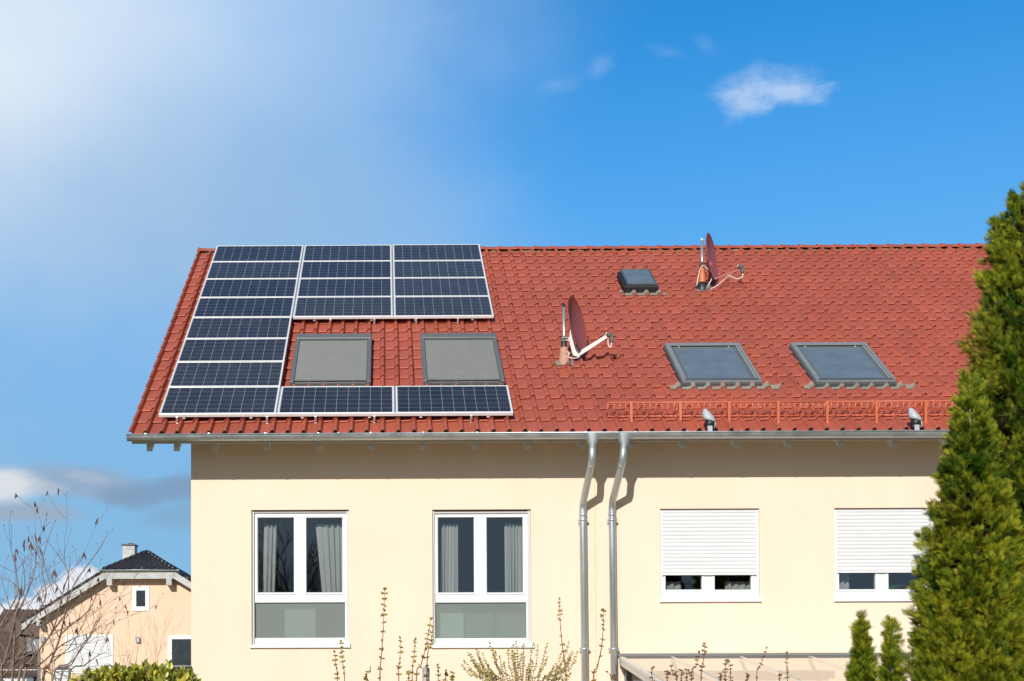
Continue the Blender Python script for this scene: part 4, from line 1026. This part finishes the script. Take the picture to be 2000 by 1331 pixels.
sapling('low bare birch sapling in front of the white shutter', [
    [(102,1331),(134,1297),(148,1283),(172,1250),(184,1232),(196,1200)],
    [(118,1331),(140,1298),(160,1262),(178,1238),(188,1214)],
    [(132,1331),(165,1300),(190,1282),(207,1274)]], -7.2, .010, 33, 3.0, 2, 8)
# thin twigs over the hedge
mb = MB(); tips = []; rgx = random.Random(3)
tw = thing('bare_shrub', 'thin bare twigs rising behind the laurel hedge', 'shrub', (at(262, 1320, -1.6).x, -1.6, 0))
for sp in ([(262,1331),(266,1290),(270,1268),(281,1252)], [(306,1331),(308,1290),(312,1270),(321,1254)], [(250,1331),(252,1300),(258,1280)], [(230,1331),(240,1300),(236,1284)], [(296,1331),(303,1300),(310,1288)]):
    pts = [at(x, y, -1.6) for x, y in sp]; pts = spline([Vector((tw.location.x, -1.6, 0)), pts[0]-Vector((0,0,.6))]+pts, 4); grow(mb, tips, pts, .006, .0016, 2, 2.6, rgx, .6)
obj('branch', mb, M_['bark'], tw)

def stalks(name, label, cat, specs, Y, seed, leafy, budcol, stemcol, gap=.075, r=.0055, bl=.028, group=None):
    """upright shoots with opposite pairs of opening buds"""
    rgx = random.Random(seed); bx = sum(at(*s[-1], Y).x for s in specs)/len(specs)
    t = thing(name, label, cat, (bx, Y, 0), group); mb = MB(); sc = []; BV = []; BT = []; BC = []
    tv = [(0,0),(.3,.26),(.65,.22),(1,0),(.65,-.22),(.3,-.26)]
    def budleaf(p, d, l, c):
        d = d.normalized(); s = d.cross(Vector((rgx.gauss(0,1), rgx.gauss(0,1), rgx.gauss(0,1)))).normalized(); n_ = d.cross(s); b = len(BV)
        for (x, y) in tv: BV.append(p+d*x*l+s*y*l+n_*.25*l*x*x)
        BT.extend([(b, b+1, b+5), (b+1, b+2, b+5), (b+2, b+4, b+5), (b+2, b+3, b+4)]); BC.extend([c]*6)
    for sp in specs:
        Yd = Y+rgx.uniform(-.35, .35); pts = [at(x, y, Yd) for x, y in sp][::-1]; p0 = pts[0]
        pts = spline([Vector((bx+(p0.x-bx)*.35, Y, 0)), Vector((bx+(p0.x-bx)*.8, Y+(Yd-Y)*.7, p0.z*.6))]+pts, 5); n = len(pts); n0 = len(mb.v)
        mb.tube(pts, [r*1.5+(r*.38-r*1.5)*i/(n-1) for i in range(n)], 6, True); c = 1+rgx.gauss(0, .12); sc += [tuple(stemcol[i]*c for i in range(3))]*(len(mb.v)-n0)
        L = 0; nxt = rgx.uniform(.02, .05); tot = sum((pts[i+1]-pts[i]).length for i in range(n-1)); turn = rgx.uniform(0, 3); s = 0
        for i in range(n-1):
            seg = (pts[i+1]-pts[i]); d = seg.normalized()
            while nxt < s+seg.length:
                f = (nxt-s)/seg.length; p = pts[i]+seg*f; rem = tot-nxt
                if rem < 1.6:
                    turn += 1.57; q = d.cross(Vector((0,1,0))).normalized(); q2 = d.cross(q)
                    for sg in (-1, 1):
                        w = (q*math.cos(turn*.45)+q2*math.sin(turn*.45))*sg
                        for e in range(leafy):
                            dd = w+d*rgx.uniform(-.2, .7)+Vector((rgx.gauss(0,.25), rgx.gauss(0,.25), rgx.gauss(-.1,.25))); k = rgx.uniform(.75, 1.25); cc = rgx.choice(budcol)
                            budleaf(p, dd, bl*rgx.uniform(.7, 1.25), tuple(cc[m]*k for m in range(3)))
                nxt += gap*rgx.uniform(.75, 1.2)*(.55 if rem < .25 else 1)
            s += seg.length
        for e in range(leafy+2): budleaf(pts[-1], (pts[-1]-pts[-2]).normalized()+Vector((rgx.gauss(0,.35), rgx.gauss(0,.35), 0)), bl*1.1, rgx.choice(budcol))
    mb.col = sc; obj('stem', mb, M_['stem'], t)
    emit([tuple(v) for v in BV], BT, np.array(BC), 'foliage', M_['bud'], t)
    return t
FB = [(.40,.31,.05), (.32,.30,.05), (.36,.22,.06), (.24,.13,.04), (.46,.40,.07)]
stalks('forsythia_shrub', 'tallest single budding forsythia shoot between the two curtained windows', 'shrub', [[(751,1154),(749,1220),(745,1280),(742,1331)]], -7.2, 2, 3, FB, (1,.85,.8), .085, .0062, .034, 'budding shrubs along the bottom')
stalks('forsythia_shrub', 'pair of short budding forsythia shoots under the leftmost house window', 'shrub', [[(654,1276),(656,1300),(659,1331)], [(666,1256),(669,1295),(673,1331)], [(714,1322),(716,1335)]], -7.0, 5, 3, FB, (1,.85,.8), .075, .005, .03, 'budding shrubs along the bottom')
stalks('forsythia_shrub', 'cluster of budding forsythia shoots beside the grey post', 'shrub', [[(782,1249),(781,1290),(779,1331)], [(811,1252),(808,1290),(805,1331)], [(841,1212),(832,1262),(822,1300),(813,1331)], [(845,1228),(841,1260),(834,1300)], [(798,1313),(798,1331)], [(856,1303),(856,1331)], [(871,1312),(870,1331)], [(884,1322),(884,1333)]], -7.4, 8, 3, FB, (1.1,.7,.65), .075, .0055, .03, 'budding shrubs along the bottom')
tops = [(903,1301),(908,1293),(921,1281),(932,1271),(943,1279),(957,1258),(964,1270),(968,1276),(993,1271),(1000,1268),(1008,1255),(1022,1261),(1041,1259),(1050,1264),(1068,1260),(1068,1286),(1111,1257),(1113,1287),(1127,1276),(1080,1306),(950,1296),(985,1296),(1032,1300),(1005,1296),(930,1300),(1056,1310),(1095,1300),(1019,1287),(1003,1262)]
specs = []; random.seed(40)
tops += [(random.uniform(910,1120), 1335-random.random()**.7*62) for i in range(26)]
for (x, y) in tops:
    bxp = 1020+(x-1020)*.62; specs.append([(x, y), (x+(bxp-x)*.35+random.uniform(-3,3), y+(1345-y)*.4), (bxp, 1345)])
stalks('forsythia_shrub', 'dense fan of many thin yellow-green shoots below the window by the downpipes', 'shrub', specs, -7.0, 12, 2, [(.48,.44,.08),(.36,.37,.06),(.42,.32,.06),(.20,.16,.08)], (1.1,1.35,1.3), .045, .0036, .021, 'budding shrubs along the bottom')
stalks('forsythia_shrub', 'tall curving budding shoot rising out of the dense fan by the left downpipe', 'shrub', [[(1093,1173),(1094,1210),(1097,1250),(1102,1290),(1106,1331)]], -6.6, 15, 3, FB, (1.1,.75,.6), .075, .006, .03, 'budding shrubs along the bottom')
stalks('forsythia_shrub', 'tall reddish budding shoot between the two downpipes', 'shrub', [[(1178,1194),(1178,1230),(1174,1270),(1166,1305),(1159,1331)]], -6.6, 18, 3, FB, (1.2,.65,.5), .085, .006, .03, 'budding shrubs along the bottom')
LB = [(.24,.11,.06), (.22,.13,.055), (.17,.085,.05), (.24,.17,.06)]
stalks('lilac_shrub', 'brown budded lilac twigs in front of the glass canopy', 'shrub', [[(1376,1260),(1374,1290),(1369,1331)], [(1365,1277),(1360,1300),(1350,1331)], [(1274,1306),(1274,1331)], [(1311,1304),(1316,1320),(1322,1331)], [(1306,1314),(1303,1331)], [(1333,1312),(1331,1331)], [(1345,1312),(1341,1331)], [(1418,1294),(1416,1331)], [(1422,1293),(1427,1331)], [(1408,1324),(1407,1335)], [(1458,1327),(1459,1335)], [(1188,1314),(1197,1326),(1202,1335)]], -7.6, 25, 2, LB, (.75,.62,.55), .06, .0048, .026, 'budding shrubs along the bottom')
stalks('lilac_shrub', 'lone brown budded twig right of the lilac, before the canopy', 'shrub', [[(1537,1278),(1537,1305),(1538,1331)], [(1523,1321),(1522,1335)], [(1496,1268),(1486,1300),(1478,1331)]], -7.6, 29, 2, LB, (.6,.55,.5), .06, .004, .024, 'budding shrubs along the bottom')
# weathered post among the shoots
p = at(832, 1303, -7.0); mb = MB(); mb.tube([(p.x, -7., 0), (p.x, -7., p.z-.02), (p.x, -7, p.z-.005), (p.x, -7, p.z)], [.034, .032, .028, .012], 12)
tag(obj('garden_post', mb, M_['postw']), 'weathered greyish post top among the budding shoots', 'post')

# ------------------------------------------------------------------ peach house far behind
YP = 36.
cx = -6.73; zg = 7.10; hw = 1.42; tp_ = .627
ph = thing('peach_house', 'small peach house with a black half-hipped roof far behind', 'house', (cx, YP, 0))
wl = -10.86; wr = 2*cx-wl
mb = MB(); zc = lambda x: zg-.15-(abs(x-cx)-hw)*tp_
W1 = (at(261.5,1149,YP).x, at(0,1192,YP).z, at(289,1149,YP).x, at(261,1149,YP).z)
W2 = (at(131,1243,YP).x, 3.0, at(219,1243,YP).x, at(131,1243,YP).z)
W3 = (at(331,1244,YP).x, 2.85, at(331,1244,YP).x+1.9, at(331,1244,YP).z)
pts = [(wl,YP,0),(wr,YP,0),(wr,YP,zc(wr)),(cx+hw,YP,zg-.15),(cx-hw,YP,zg-.15),(wl,YP,zc(wl))]
mb.poly(pts, (0, 11, 0)); obj('wall', mb, M_['peach'], ph)
rf = MB(); YE = YP-.45; t_ = .09; RZ = zg+hw*tp_
def rib_plane(mb, a, b, c, d, nu, nv, hump=.06):
    """corner a,b along the eave, d,c along the top; rolled tiles as relief"""
    a, b, c, d = map(Vector, (a, b, c, d)); n_ = (b-a).cross(d-a).normalized(); rows = []
    for j in range(nv):
        for s in (0, .97):
            v = (j+s)/nv; row = []
            for i in range(nu*6+1):
                u = i/(nu*6); p = (a.lerp(b, u)).lerp(d.lerp(c, u), v); ph_ = (i % 6)/6
                row.append(p+n_*(hump*max(0, math.sin(ph_*2*math.pi))+.03*(1-s)))
            rows.append(row)
    mb.grid(rows, True)
for sg in (-1, 1):                                   # two long slopes
    e = cx+sg*(cx-wl+.62); ze = zg-(abs(e-cx)-hw)*tp_
    A, B = (e, YE, ze), (e, YP+11.4, ze); C_, D_ = (cx, YP+11.4, RZ), (cx, YP+1.35, RZ); H = (cx+sg*hw, YE, zg)
    if sg < 0: rib_plane(rf, B, A, H, (cx-hw, YP+11.4, zg), 40, 14); rib_plane(rf, (cx-hw, YP+11.4, zg), H, D_, C_, 40, 5)
    else: rib_plane(rf, A, B, (cx+hw, YP+11.4, zg), H, 40, 14); rib_plane(rf, H, (cx+hw, YP+11.4, zg), C_, D_, 40, 5)
rib_plane(rf, (cx-hw+.08, YE-.02, zg), (cx+hw-.08, YE-.02, zg), (cx+.02, YP+1.35, RZ), (cx-.02, YP+1.35, RZ), 9, 6)
for sg in (-1, 1):                                   # hip capping tiles, edge thickness
    for k in range(8):
        p = Vector((cx+sg*hw, YE, zg+.02)).lerp(Vector((cx, YP+1.35, RZ+.02)), k/8); q = Vector((cx+sg*hw, YE, zg+.02)).lerp(Vector((cx, YP+1.35, RZ+.02)), (k+1.1)/8); rf.tube([p, q], [.11, .085], 8)
    e = cx+sg*(cx-wl+.62); ze = zg-(abs(e-cx)-hw)*tp_
    for k in range(9):
        p = Vector((e, YE+.03, ze-.01)).lerp(Vector((cx+sg*hw, YE+.03, zg-.01)), k/9); q = Vector((e, YE+.03, ze-.01)).lerp(Vector((cx+sg*hw, YE+.03, zg-.01)), (k+1.05)/9); rf.tube([p, q], [.075, .055], 6)
proof = obj('roof', rf, M_['blacktile'], ph)
mb = MB()                                            # pale barge boards and purlin ends
for sg in (-1, 1):
    e = cx+sg*(cx-wl+.60); ze = zg-(abs(e-cx)-hw)*tp_
    mb.poly([(e, YE, ze-.05), (cx+sg*hw, YE, zg-.06), (cx+sg*(hw-.02), YE, zg-.36), (e, YE, ze-.33)], (0, .04, 0))
    x = cx+sg*(hw-.22); mb.bbox(x-.11, x+.11, YE-.03, YP, zg-.62, zg-.36)
    x = cx+sg*(cx-wl-.1); z = zg-(abs(x-cx)-hw)*tp_; mb.bbox(x-.10, x+.10, YE-.03, YP, z-.60, z-.38)
mb.bbox(cx-hw+.02, cx+hw-.02, YE-.001, YE+.04, zg-.36, zg-.07)
mb.poly([(cx-hw, YE+.05, zg-.2), (cx+hw, YE+.05, zg-.2), (cx+hw, YP, zg-.16), (cx-hw, YP, zg-.16)], (0, 0, .03))
obj('barge_board', mb, M_['barge'], ph)
mb = MB(); rows = []
for x in (cx-hw-.16, cx+hw+.16): rows.append([(x, YE-.07+math.cos(t)*.065, zg+math.sin(t)*.065) for t in [rad(180+180*i/10) for i in range(11)]])
mb.grid(rows, True, True); mb.tube([(rows[0][0][0], YE-.137, zg+.0), (rows[1][0][0], YE-.137, zg+.0)], .012, 6); obj('hip_gutter', mb, M_['zinc'], ph)
mb = MB(); mb.tube([(wl-.02, YP-.06, 0), (wl-.02, YP-.06, 3.9), (wl-.25, YP-.3, 4.4)], .05, 10); obj('downpipe', mb, M_['zinc'], ph)
mb = MB(); c0, c1 = at(239, 1066, YP+2).x, at(263, 1066, YP+2).x; zt = at(250, 1066, YP+2).z; mb.box(c0, c1, YP+2, YP+2.6, RZ-1.0, zt); ch = obj('chimney', mb, M_['slate'], proof)
mb = MB(); mb.bbox(c0-.04, c1+.04, YP+1.96, YP+2.64, zt, zt+.07); mb.bbox(c0+.2, c1-.12, YP+2.15, YP+2.45, zt+.07, zt+.13); obj('chimney_cap', mb, M_['darkal'], ph)
def farwin(o, shutter=False, trim=.10):
    mb = MB(); a, b, c, d = o; frame_from(mb, a-trim*.5, b-trim*.5, c+trim*.5, d+trim*.5, [(a+.10, b+.12, c-.10, d-.10)] if not shutter else [(a+.03, b+.02, c-.03, d-.03)], YP-.04, YP+.02)
    w = obj('window', mb, M_['white'], ph)
    if shutter:
        s = MB(); rows = []; n = 24
        for k in range(n):
            for q, dy in ((0,.0),(.5,-.012),(.93,0),(.95,.015)): rows.append([(a+.03, YP-.022+dy, d-.03-(k+q)/n*(d-b-.06)), (c-.03, YP-.022+dy, d-.03-(k+q)/n*(d-b-.06))])
        s.grid(rows, False, True); obj('roller_shutter', s, M_['shutter'], w)
    else:
        g = MB(); g.box(a+.10, c-.10, YP-.015, YP-.003, b+.12, d-.10); obj('pane', g, M_['farglass'], w)
    return w
farwin(W1, False, .12); farwin(W2, True); farwin(W3, False)
for (px, py) in ((270, 1251), (84, 1250)):
    c = at(px, py, YP-.05); mb = MB(); mb.bbox(c.x-.09, c.x+.09, YP-.10, YP-.001, c.z-.11, c.z+.13, .02); l = obj('wall_lamp', mb, M_['midal'], ph)
    mb = MB(); mb.bbox(c.x-.03, c.x+.03, YP-.115, YP-.099, c.z-.08, c.z+.09, .01); obj('lamp_glass', mb, M_['offwhite'], l)
mb = MB(); z0 = at(200, 1302, YP-1.6).z; xa, xb = at(112, 1302, YP-1.6).x, at(112, 1302, YP-1.6).x+7
mb.tube([(xa, YP-1.6, z0), (xb, YP-1.6, z0)], .022, 8); mb.tube([(xa, YP-1.6, z0-.75), (xb, YP-1.6, z0-.75)], .018, 8)
for i in range(8): x = xa+(xb-xa)*i/7; mb.tube([(x, YP-1.6, z0), (x, YP-1.6, 1.7)], .018, 6)
mb.bbox(xa, xb, YP-1.65, YP-.001, 1.5, 1.72)
for x in (xa+.2, xb-.2): mb.bbox(x-.08, x+.08, YP-1.6, YP-1.44, 0, 1.5)
obj('balcony', mb, M_['barge'], ph)
c = at(122, 1306, YP-3); st = thing('garden_hutch', 'pale louvred hutch with a dark cap before the peach house', 'hutch', (c.x, YP-3, 0))
mb = MB(); x = c.x; mb.bbox(x-.26, x+.26, YP-3.2, YP-2.7, 0, 3.0)
for k in range(6): mb.bbox(x-.28, x+.28, YP-3.23, YP-3.2, 2.2+k*.13, 2.29+k*.13)
obj('body', mb, M_['offwhite'], st); mb = MB(); mb.lathe([(.42,3.0),(.40,3.05),(.25,3.16),(.001,3.2)], 4, Matrix.Translation((x, YP-2.95, 0)) @ Matrix.Rotation(rad(45), 4, 'Z'), False); obj('cap', mb, M_['darkal'], st)

# brown roofed building behind it
YB = 47.; b0 = at(-60, 1318, YB); b1 = at(120, 1318, YB); zr_ = at(40, 1191, YB+7).z
bb = thing('brown_roofed_building', 'low building with a brown ribbed roof behind the birch', 'building', (b0.x, YB, 0))
mb = MB(); mb.box(b0.x, b1.x, YB+.4, YB+13.6, 0, b0.z+.25); obj('wall', mb, M_['offwhite'], bb)
mb = MB(); 
for (y0, y1) in ((YB, YB+7), (YB+14, YB+7)):
    rows = []; nn = 150
    for s in range(2): rows.append([(b0.x-.3+(b1.x-b0.x+.6)*i/nn, y0 if s == 0 else y1, (b0.z if s == 0 else zr_)+.045*max(0, math.sin(i*math.pi/2.5))) for i in range(nn+1)])
    mb.grid(rows, False, y0 > y1)
obj('roof', mb, M_['brownroof'], bb)
mb = MB(); 
for px in (52, 66): a = at(px-4, 1323, YB); mb.box(a.x, a.x+.5, YB+.34, YB+.42, a.z-.9, a.z)
obj('window', mb, M_['skyglass'], bb)
a = at(60, 1216, YB+2.5); dm = MB(); dm.box(a.x-.35, a.x+1.6, YB+1.5, YB+4, a.z-1.6, a.z-.55); dm.poly([(a.x-1.1, YB+1.2, a.z-.45), (a.x+1.8, YB+1.2, a.z-1.0), (a.x+1.8, YB+1.2, a.z-.5), (a.x-.6, YB+1.2, a.z+.15)], (0, 3, 0)); dmo = obj('dormer', dm, M_['brownroof'], bb)
dm = MB(); dm.bbox(a.x+.1, a.x+1.2, YB+1.42, YB+1.5, a.z-1.5, a.z-.75); obj('dormer_window', dm, M_['midal'], bb)

# ------------------------------------------------------------------ bare tree behind the viewpoint (mirrored in the left window)
def big_tree(x, y, H, seed, label):
    rgx = random.Random(seed); t = thing('bare_tree', label, 'tree', (x, y, 0)); mb = MB()
    def rec(p, d, l, r, lev):
        pts = [p]
        for s in range(4): d = (d+Vector((rgx.gauss(0,.10), rgx.gauss(0,.10), rgx.gauss(.03,.06)))).normalized(); pts.append(pts[-1]+d*l/4)
        mb.tube(pts, [r*(1-.3*i/4) for i in range(5)], 5 if lev > 2 else 3, False)
        if lev == 0: return
        for k in range(5):
            q = Vector((rgx.gauss(0,1), rgx.gauss(0,1), rgx.gauss(0,.5))); q = (q-d*q.dot(d)).normalized(); nd = (d+q*rgx.uniform(.4, .95)).normalized()
            rec(pts[rgx.choice((1,2,3,4,4))] if lev < 5 else pts[rgx.choice((2,3,4))], nd, l*rgx.uniform(.55, .8), r*.50, lev-1)
    rec(Vector((x, y, 0)), Vector((.02,0,1)), H*.32, H*.016, 5); obj('limbs', mb, M_['bark'], t)
big_tree(-.8, -50, 13, 2, 'bare tree mirrored in the leftmost house window')
big_tree(17.5, -52, 11, 6, 'bare tree mirrored in the shuttered window by the downpipes')

# ------------------------------------------------------------------ ground, patio
def sheet(name, x0, x1, y0, y1, z, m):
    mb = MB(); nx, ny = 24, 24
    mb.grid([[(x0+(x1-x0)*i/nx, y0+(y1-y0)*j/ny, z) for i in range(nx+1)] for j in range(ny+1)], False); o = obj(name, mb, m); tag(o, kind='structure'); return o
sheet('ground', -1500, 1500, -1500, 1500, 0, M_['grass'])
sheet('patio', -.5, 14.8, -4.2, YF, .004, M_['paving'])  # unseen slab, added in a warm tone to bounce light onto the wall

# ------------------------------------------------------------------ sun, sky, camera
SUN_D = Vector((.30, 1., -.525)).normalized()
sun = D.lights.new('sun', 'SUN'); sun.energy = 4.2; sun.angle = rad(.53); sun.color = (1., .97, .92)
so = D.objects.new('sun', sun); COL.objects.link(so); so.rotation_euler = SUN_D.to_track_quat('-Z', 'Y').to_euler(); so.location = (-10, -30, 20)
W = D.worlds.new('World'); scene.world = W; W.use_nodes = True; nt = W.node_tree; N = nt.nodes; L = nt.links
bg = N['Background']
sky = N.new('ShaderNodeTexSky'); sky.sky_type = 'NISHITA'; sky.sun_disc = False
S = -SUN_D; sky.sun_elevation = math.asin(S.z); sky.sun_rotation = math.atan2(S.x, S.y); sky.altitude = 200; sky.air_density = 1.0; sky.dust_density = .25; sky.ozone_density = 2.5
SKYS = .10
def mth(op, a, b=None, c=None, clamp=False):
    n = N.new('ShaderNodeMath'); n.operation = op; n.use_clamp = clamp
    for i, x in enumerate((a, b, c)):
        if x is None: continue
        if isinstance(x, (int, float)): n.inputs[i].default_value = x
        else: L.new(x, n.inputs[i])
    return n.outputs[0]
tc = N.new('ShaderNodeTexCoord'); sp = N.new('ShaderNodeSeparateXYZ'); L.new(tc.outputs['Generated'], sp.inputs[0])
AZ = mth('ARCTAN2', sp.outputs[0], sp.outputs[1]); EL = mth('ARCSINE', sp.outputs[2])
def ang(px, py):
    d = ray(px, py).normalized(); return math.atan2(d.x, d.y), math.asin(d.z)
def nse(scale, detail=6, rough=.55, off=0, sx=1, sy=1.6):
    cb = N.new('ShaderNodeCombineXYZ'); L.new(mth('MULTIPLY', AZ, sx), cb.inputs[0]); L.new(mth('MULTIPLY', EL, sy), cb.inputs[1]); cb.inputs[2].default_value = off
    n = N.new('ShaderNodeTexNoise'); n.inputs['Scale'].default_value = scale; n.inputs['Detail'].default_value = detail; n.inputs['Roughness'].default_value = rough; L.new(cb.outputs[0], n.inputs['Vector']); return mth('SUBTRACT', n.outputs[0], .5)
def ss(x, lo, hi):
    n = N.new('ShaderNodeMapRange'); n.interpolation_type = 'SMOOTHSTEP'; n.inputs[1].default_value = lo; n.inputs[2].default_value = hi; L.new(x, n.inputs[0]); return n.outputs[0]
def blob(px, py, rx, ry, rot=0):
    """elliptic distance from a cloud's centre, 1 at its rim"""
    a, e = ang(px, py); x = mth('SUBTRACT', AZ, a); y = mth('SUBTRACT', EL, e); c, s = math.cos(rad(rot)), math.sin(rad(rot)); k = 1/2664.6
    X = mth('MULTIPLY', mth('ADD', mth('MULTIPLY', x, c), mth('MULTIPLY', y, s)), 1/(rx*k)); Y = mth('MULTIPLY', mth('SUBTRACT', mth('MULTIPLY', y, c), mth('MULTIPLY', x, s)), 1/(ry*k))
    return mth('SQRT', mth('ADD', mth('MULTIPLY', X, X), mth('MULTIPLY', Y, Y)))
def mixc(f, a, b):
    m = N.new('ShaderNodeMix'); m.data_type = 'RGBA'; m.clamp_factor = True
    L.new(f, m.inputs[0])
    for i, x in ((6, a), (7, b)):
        if isinstance(x, tuple): m.inputs[i].default_value = (*x, 1)
        else: L.new(x, m.inputs[i])
    return m.outputs[2]
# sky radiance graded a little, in picture units (multiplied by the background strength below)
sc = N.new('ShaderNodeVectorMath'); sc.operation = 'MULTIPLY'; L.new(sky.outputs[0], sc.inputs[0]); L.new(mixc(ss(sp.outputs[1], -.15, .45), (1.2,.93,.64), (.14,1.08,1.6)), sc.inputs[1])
lowf = N.new('ShaderNodeVectorMath'); lowf.operation = 'SCALE'; L.new(sc.outputs[0], lowf.inputs[0]); L.new(mth('MULTIPLY_ADD', ss(EL, .06, .36), .30, .70), lowf.inputs['Scale'])
cur = lowf.outputs[0]; K = .93/SKYS
def P(r, g, b): return tuple(((c/255/12.92) if c/255 <= .04045 else ((c/255+.055)/1.055)**2.4)*K for c in (r, g, b))
n1 = nse(3.0, 4, .5, 1.3); n5 = nse(5.5, 8, .6, 9.2, 1.0, 1.3); n2 = nse(8, 5, .55, 4.1); n3 = nse(26, 6, .6, 7.7)
# broad veil of thin cloud over the left half
d = mth('ADD', blob(40, 60, 1010, 820, -14), mth('ADD', mth('MULTIPLY', n1, .9), mth('MULTIPLY', n5, .55)))
cur = mixc(mth('MULTIPLY', mth('MULTIPLY', mth('SUBTRACT', 1, ss(d, .22, 1.30)), .88), mth('MULTIPLY_ADD', n5, .55, .95)), cur, P(180,212,246))
d = mth('ADD', blob(10, 200, 470, 520, 0), mth('ADD', mth('MULTIPLY', n1, 1.1), mth('MULTIPLY', n5, .8)))
cur = mixc(mth('MULTIPLY', mth('SUBTRACT', 1, ss(d, -.1, 1.15)), mth('MULTIPLY_ADD', n5, .5, .93)), cur, P(233,243,253))
d = mth('ADD', blob(430, 420, 620, 260, 0), mth('ADD', mth('MULTIPLY', n1, .9), mth('MULTIPLY', n2, .3)))
cur = mixc(mth('MULTIPLY', mth('SUBTRACT', 1, ss(d, .1, 1.15)), .6), cur, P(158,190,224))
# pale horizon
cur = mixc(mth('MULTIPLY', mth('SUBTRACT', 1, ss(EL, .0, .52)), .90), cur, P(143,184,220))
# grey band of cloud, low left
for (x, y, rx, ry, rot, col, op) in ((150,945,200,40,-6,(152,172,196),.8),(300,965,130,32,8,(128,158,190),.85),(60,1000,150,26,0,(160,174,192),.8),(350,1010,80,40,0,(134,164,194),.55),(420,950,120,36,0,(130,158,190),.8),(10,945,80,44,0,(222,226,230),.95),(95,955,50,18,0,(196,204,214),.5),(165,932,50,13,-8,(184,195,210),.4)):
    d = mth('ADD', blob(x, y, rx, ry, rot), mth('ADD', mth('MULTIPLY', n2, 1.1), mth('MULTIPLY', n3, 1.0)))
    cur = mixc(mth('MULTIPLY', mth('SUBTRACT', 1, ss(d, .35, 1.15)), op), cur, P(*col))
# cumulus above the far roofs
for (x, y, rx, ry) in ((165,1138,46,38),(115,1168,56,32),(60,1187,60,26),(205,1165,40,26),(0,1200,60,24)):
    d = mth('ADD', blob(x, y, rx, ry), mth('ADD', mth('MULTIPLY', n2, .6), mth('MULTIPLY', n3, 1.0)))
    cur = mixc(mth('MULTIPLY', mth('SUBTRACT', 1, ss(d, .65, 1.05)), .93), cur, P(238,241,248))
# small wisps in the blue
n4 = nse(14, 8, .68, 2.2, 1.0, 1.9)
for (x, y, rx, ry, rot, op) in ((1452,203,58,36,20,.64),(1545,177,84,25,-6,.68),(1500,168,100,30,0,.40),(1172,130,34,20,30,.16),(1085,166,60,22,8,.14),(1310,104,50,16,-14,.13),(1378,90,34,20,-30,.12)):
    d = mth('ADD', blob(x, y, rx, ry, rot), mth('ADD', mth('MULTIPLY', n4, 2.6), mth('MULTIPLY', n3, 1.1)))
    cur = mixc(mth('MULTIPLY', mth('SUBTRACT', 1, ss(d, .0, 1.15)), op), cur, P(196,218,247))
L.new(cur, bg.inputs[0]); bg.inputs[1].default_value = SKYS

cam = D.cameras.new('camera'); co = D.objects.new('camera', cam); COL.objects.link(co)
co.matrix_world = Matrix(((RT.x, UP.x, -FW.x, CAM.x), (RT.y, UP.y, -FW.y, CAM.y), (RT.z, UP.z, -FW.z, CAM.z), (0,0,0,1)))
cam.sensor_fit = 'HORIZONTAL'; cam.sensor_width = 36; cam.lens = 36*F_/2000
cam.shift_x = (1000-PX)/2000; cam.shift_y = (PY-665.5)/2000
cam.clip_start = .1; cam.clip_end = 6000
scene.camera = co
vs = scene.view_settings; scene.display_settings.display_device = 'sRGB'
vs.view_transform = 'Standard'; vs.look = 'None'; vs.gamma = 1; vs.use_curve_mapping = False; vs.exposure = 0.1
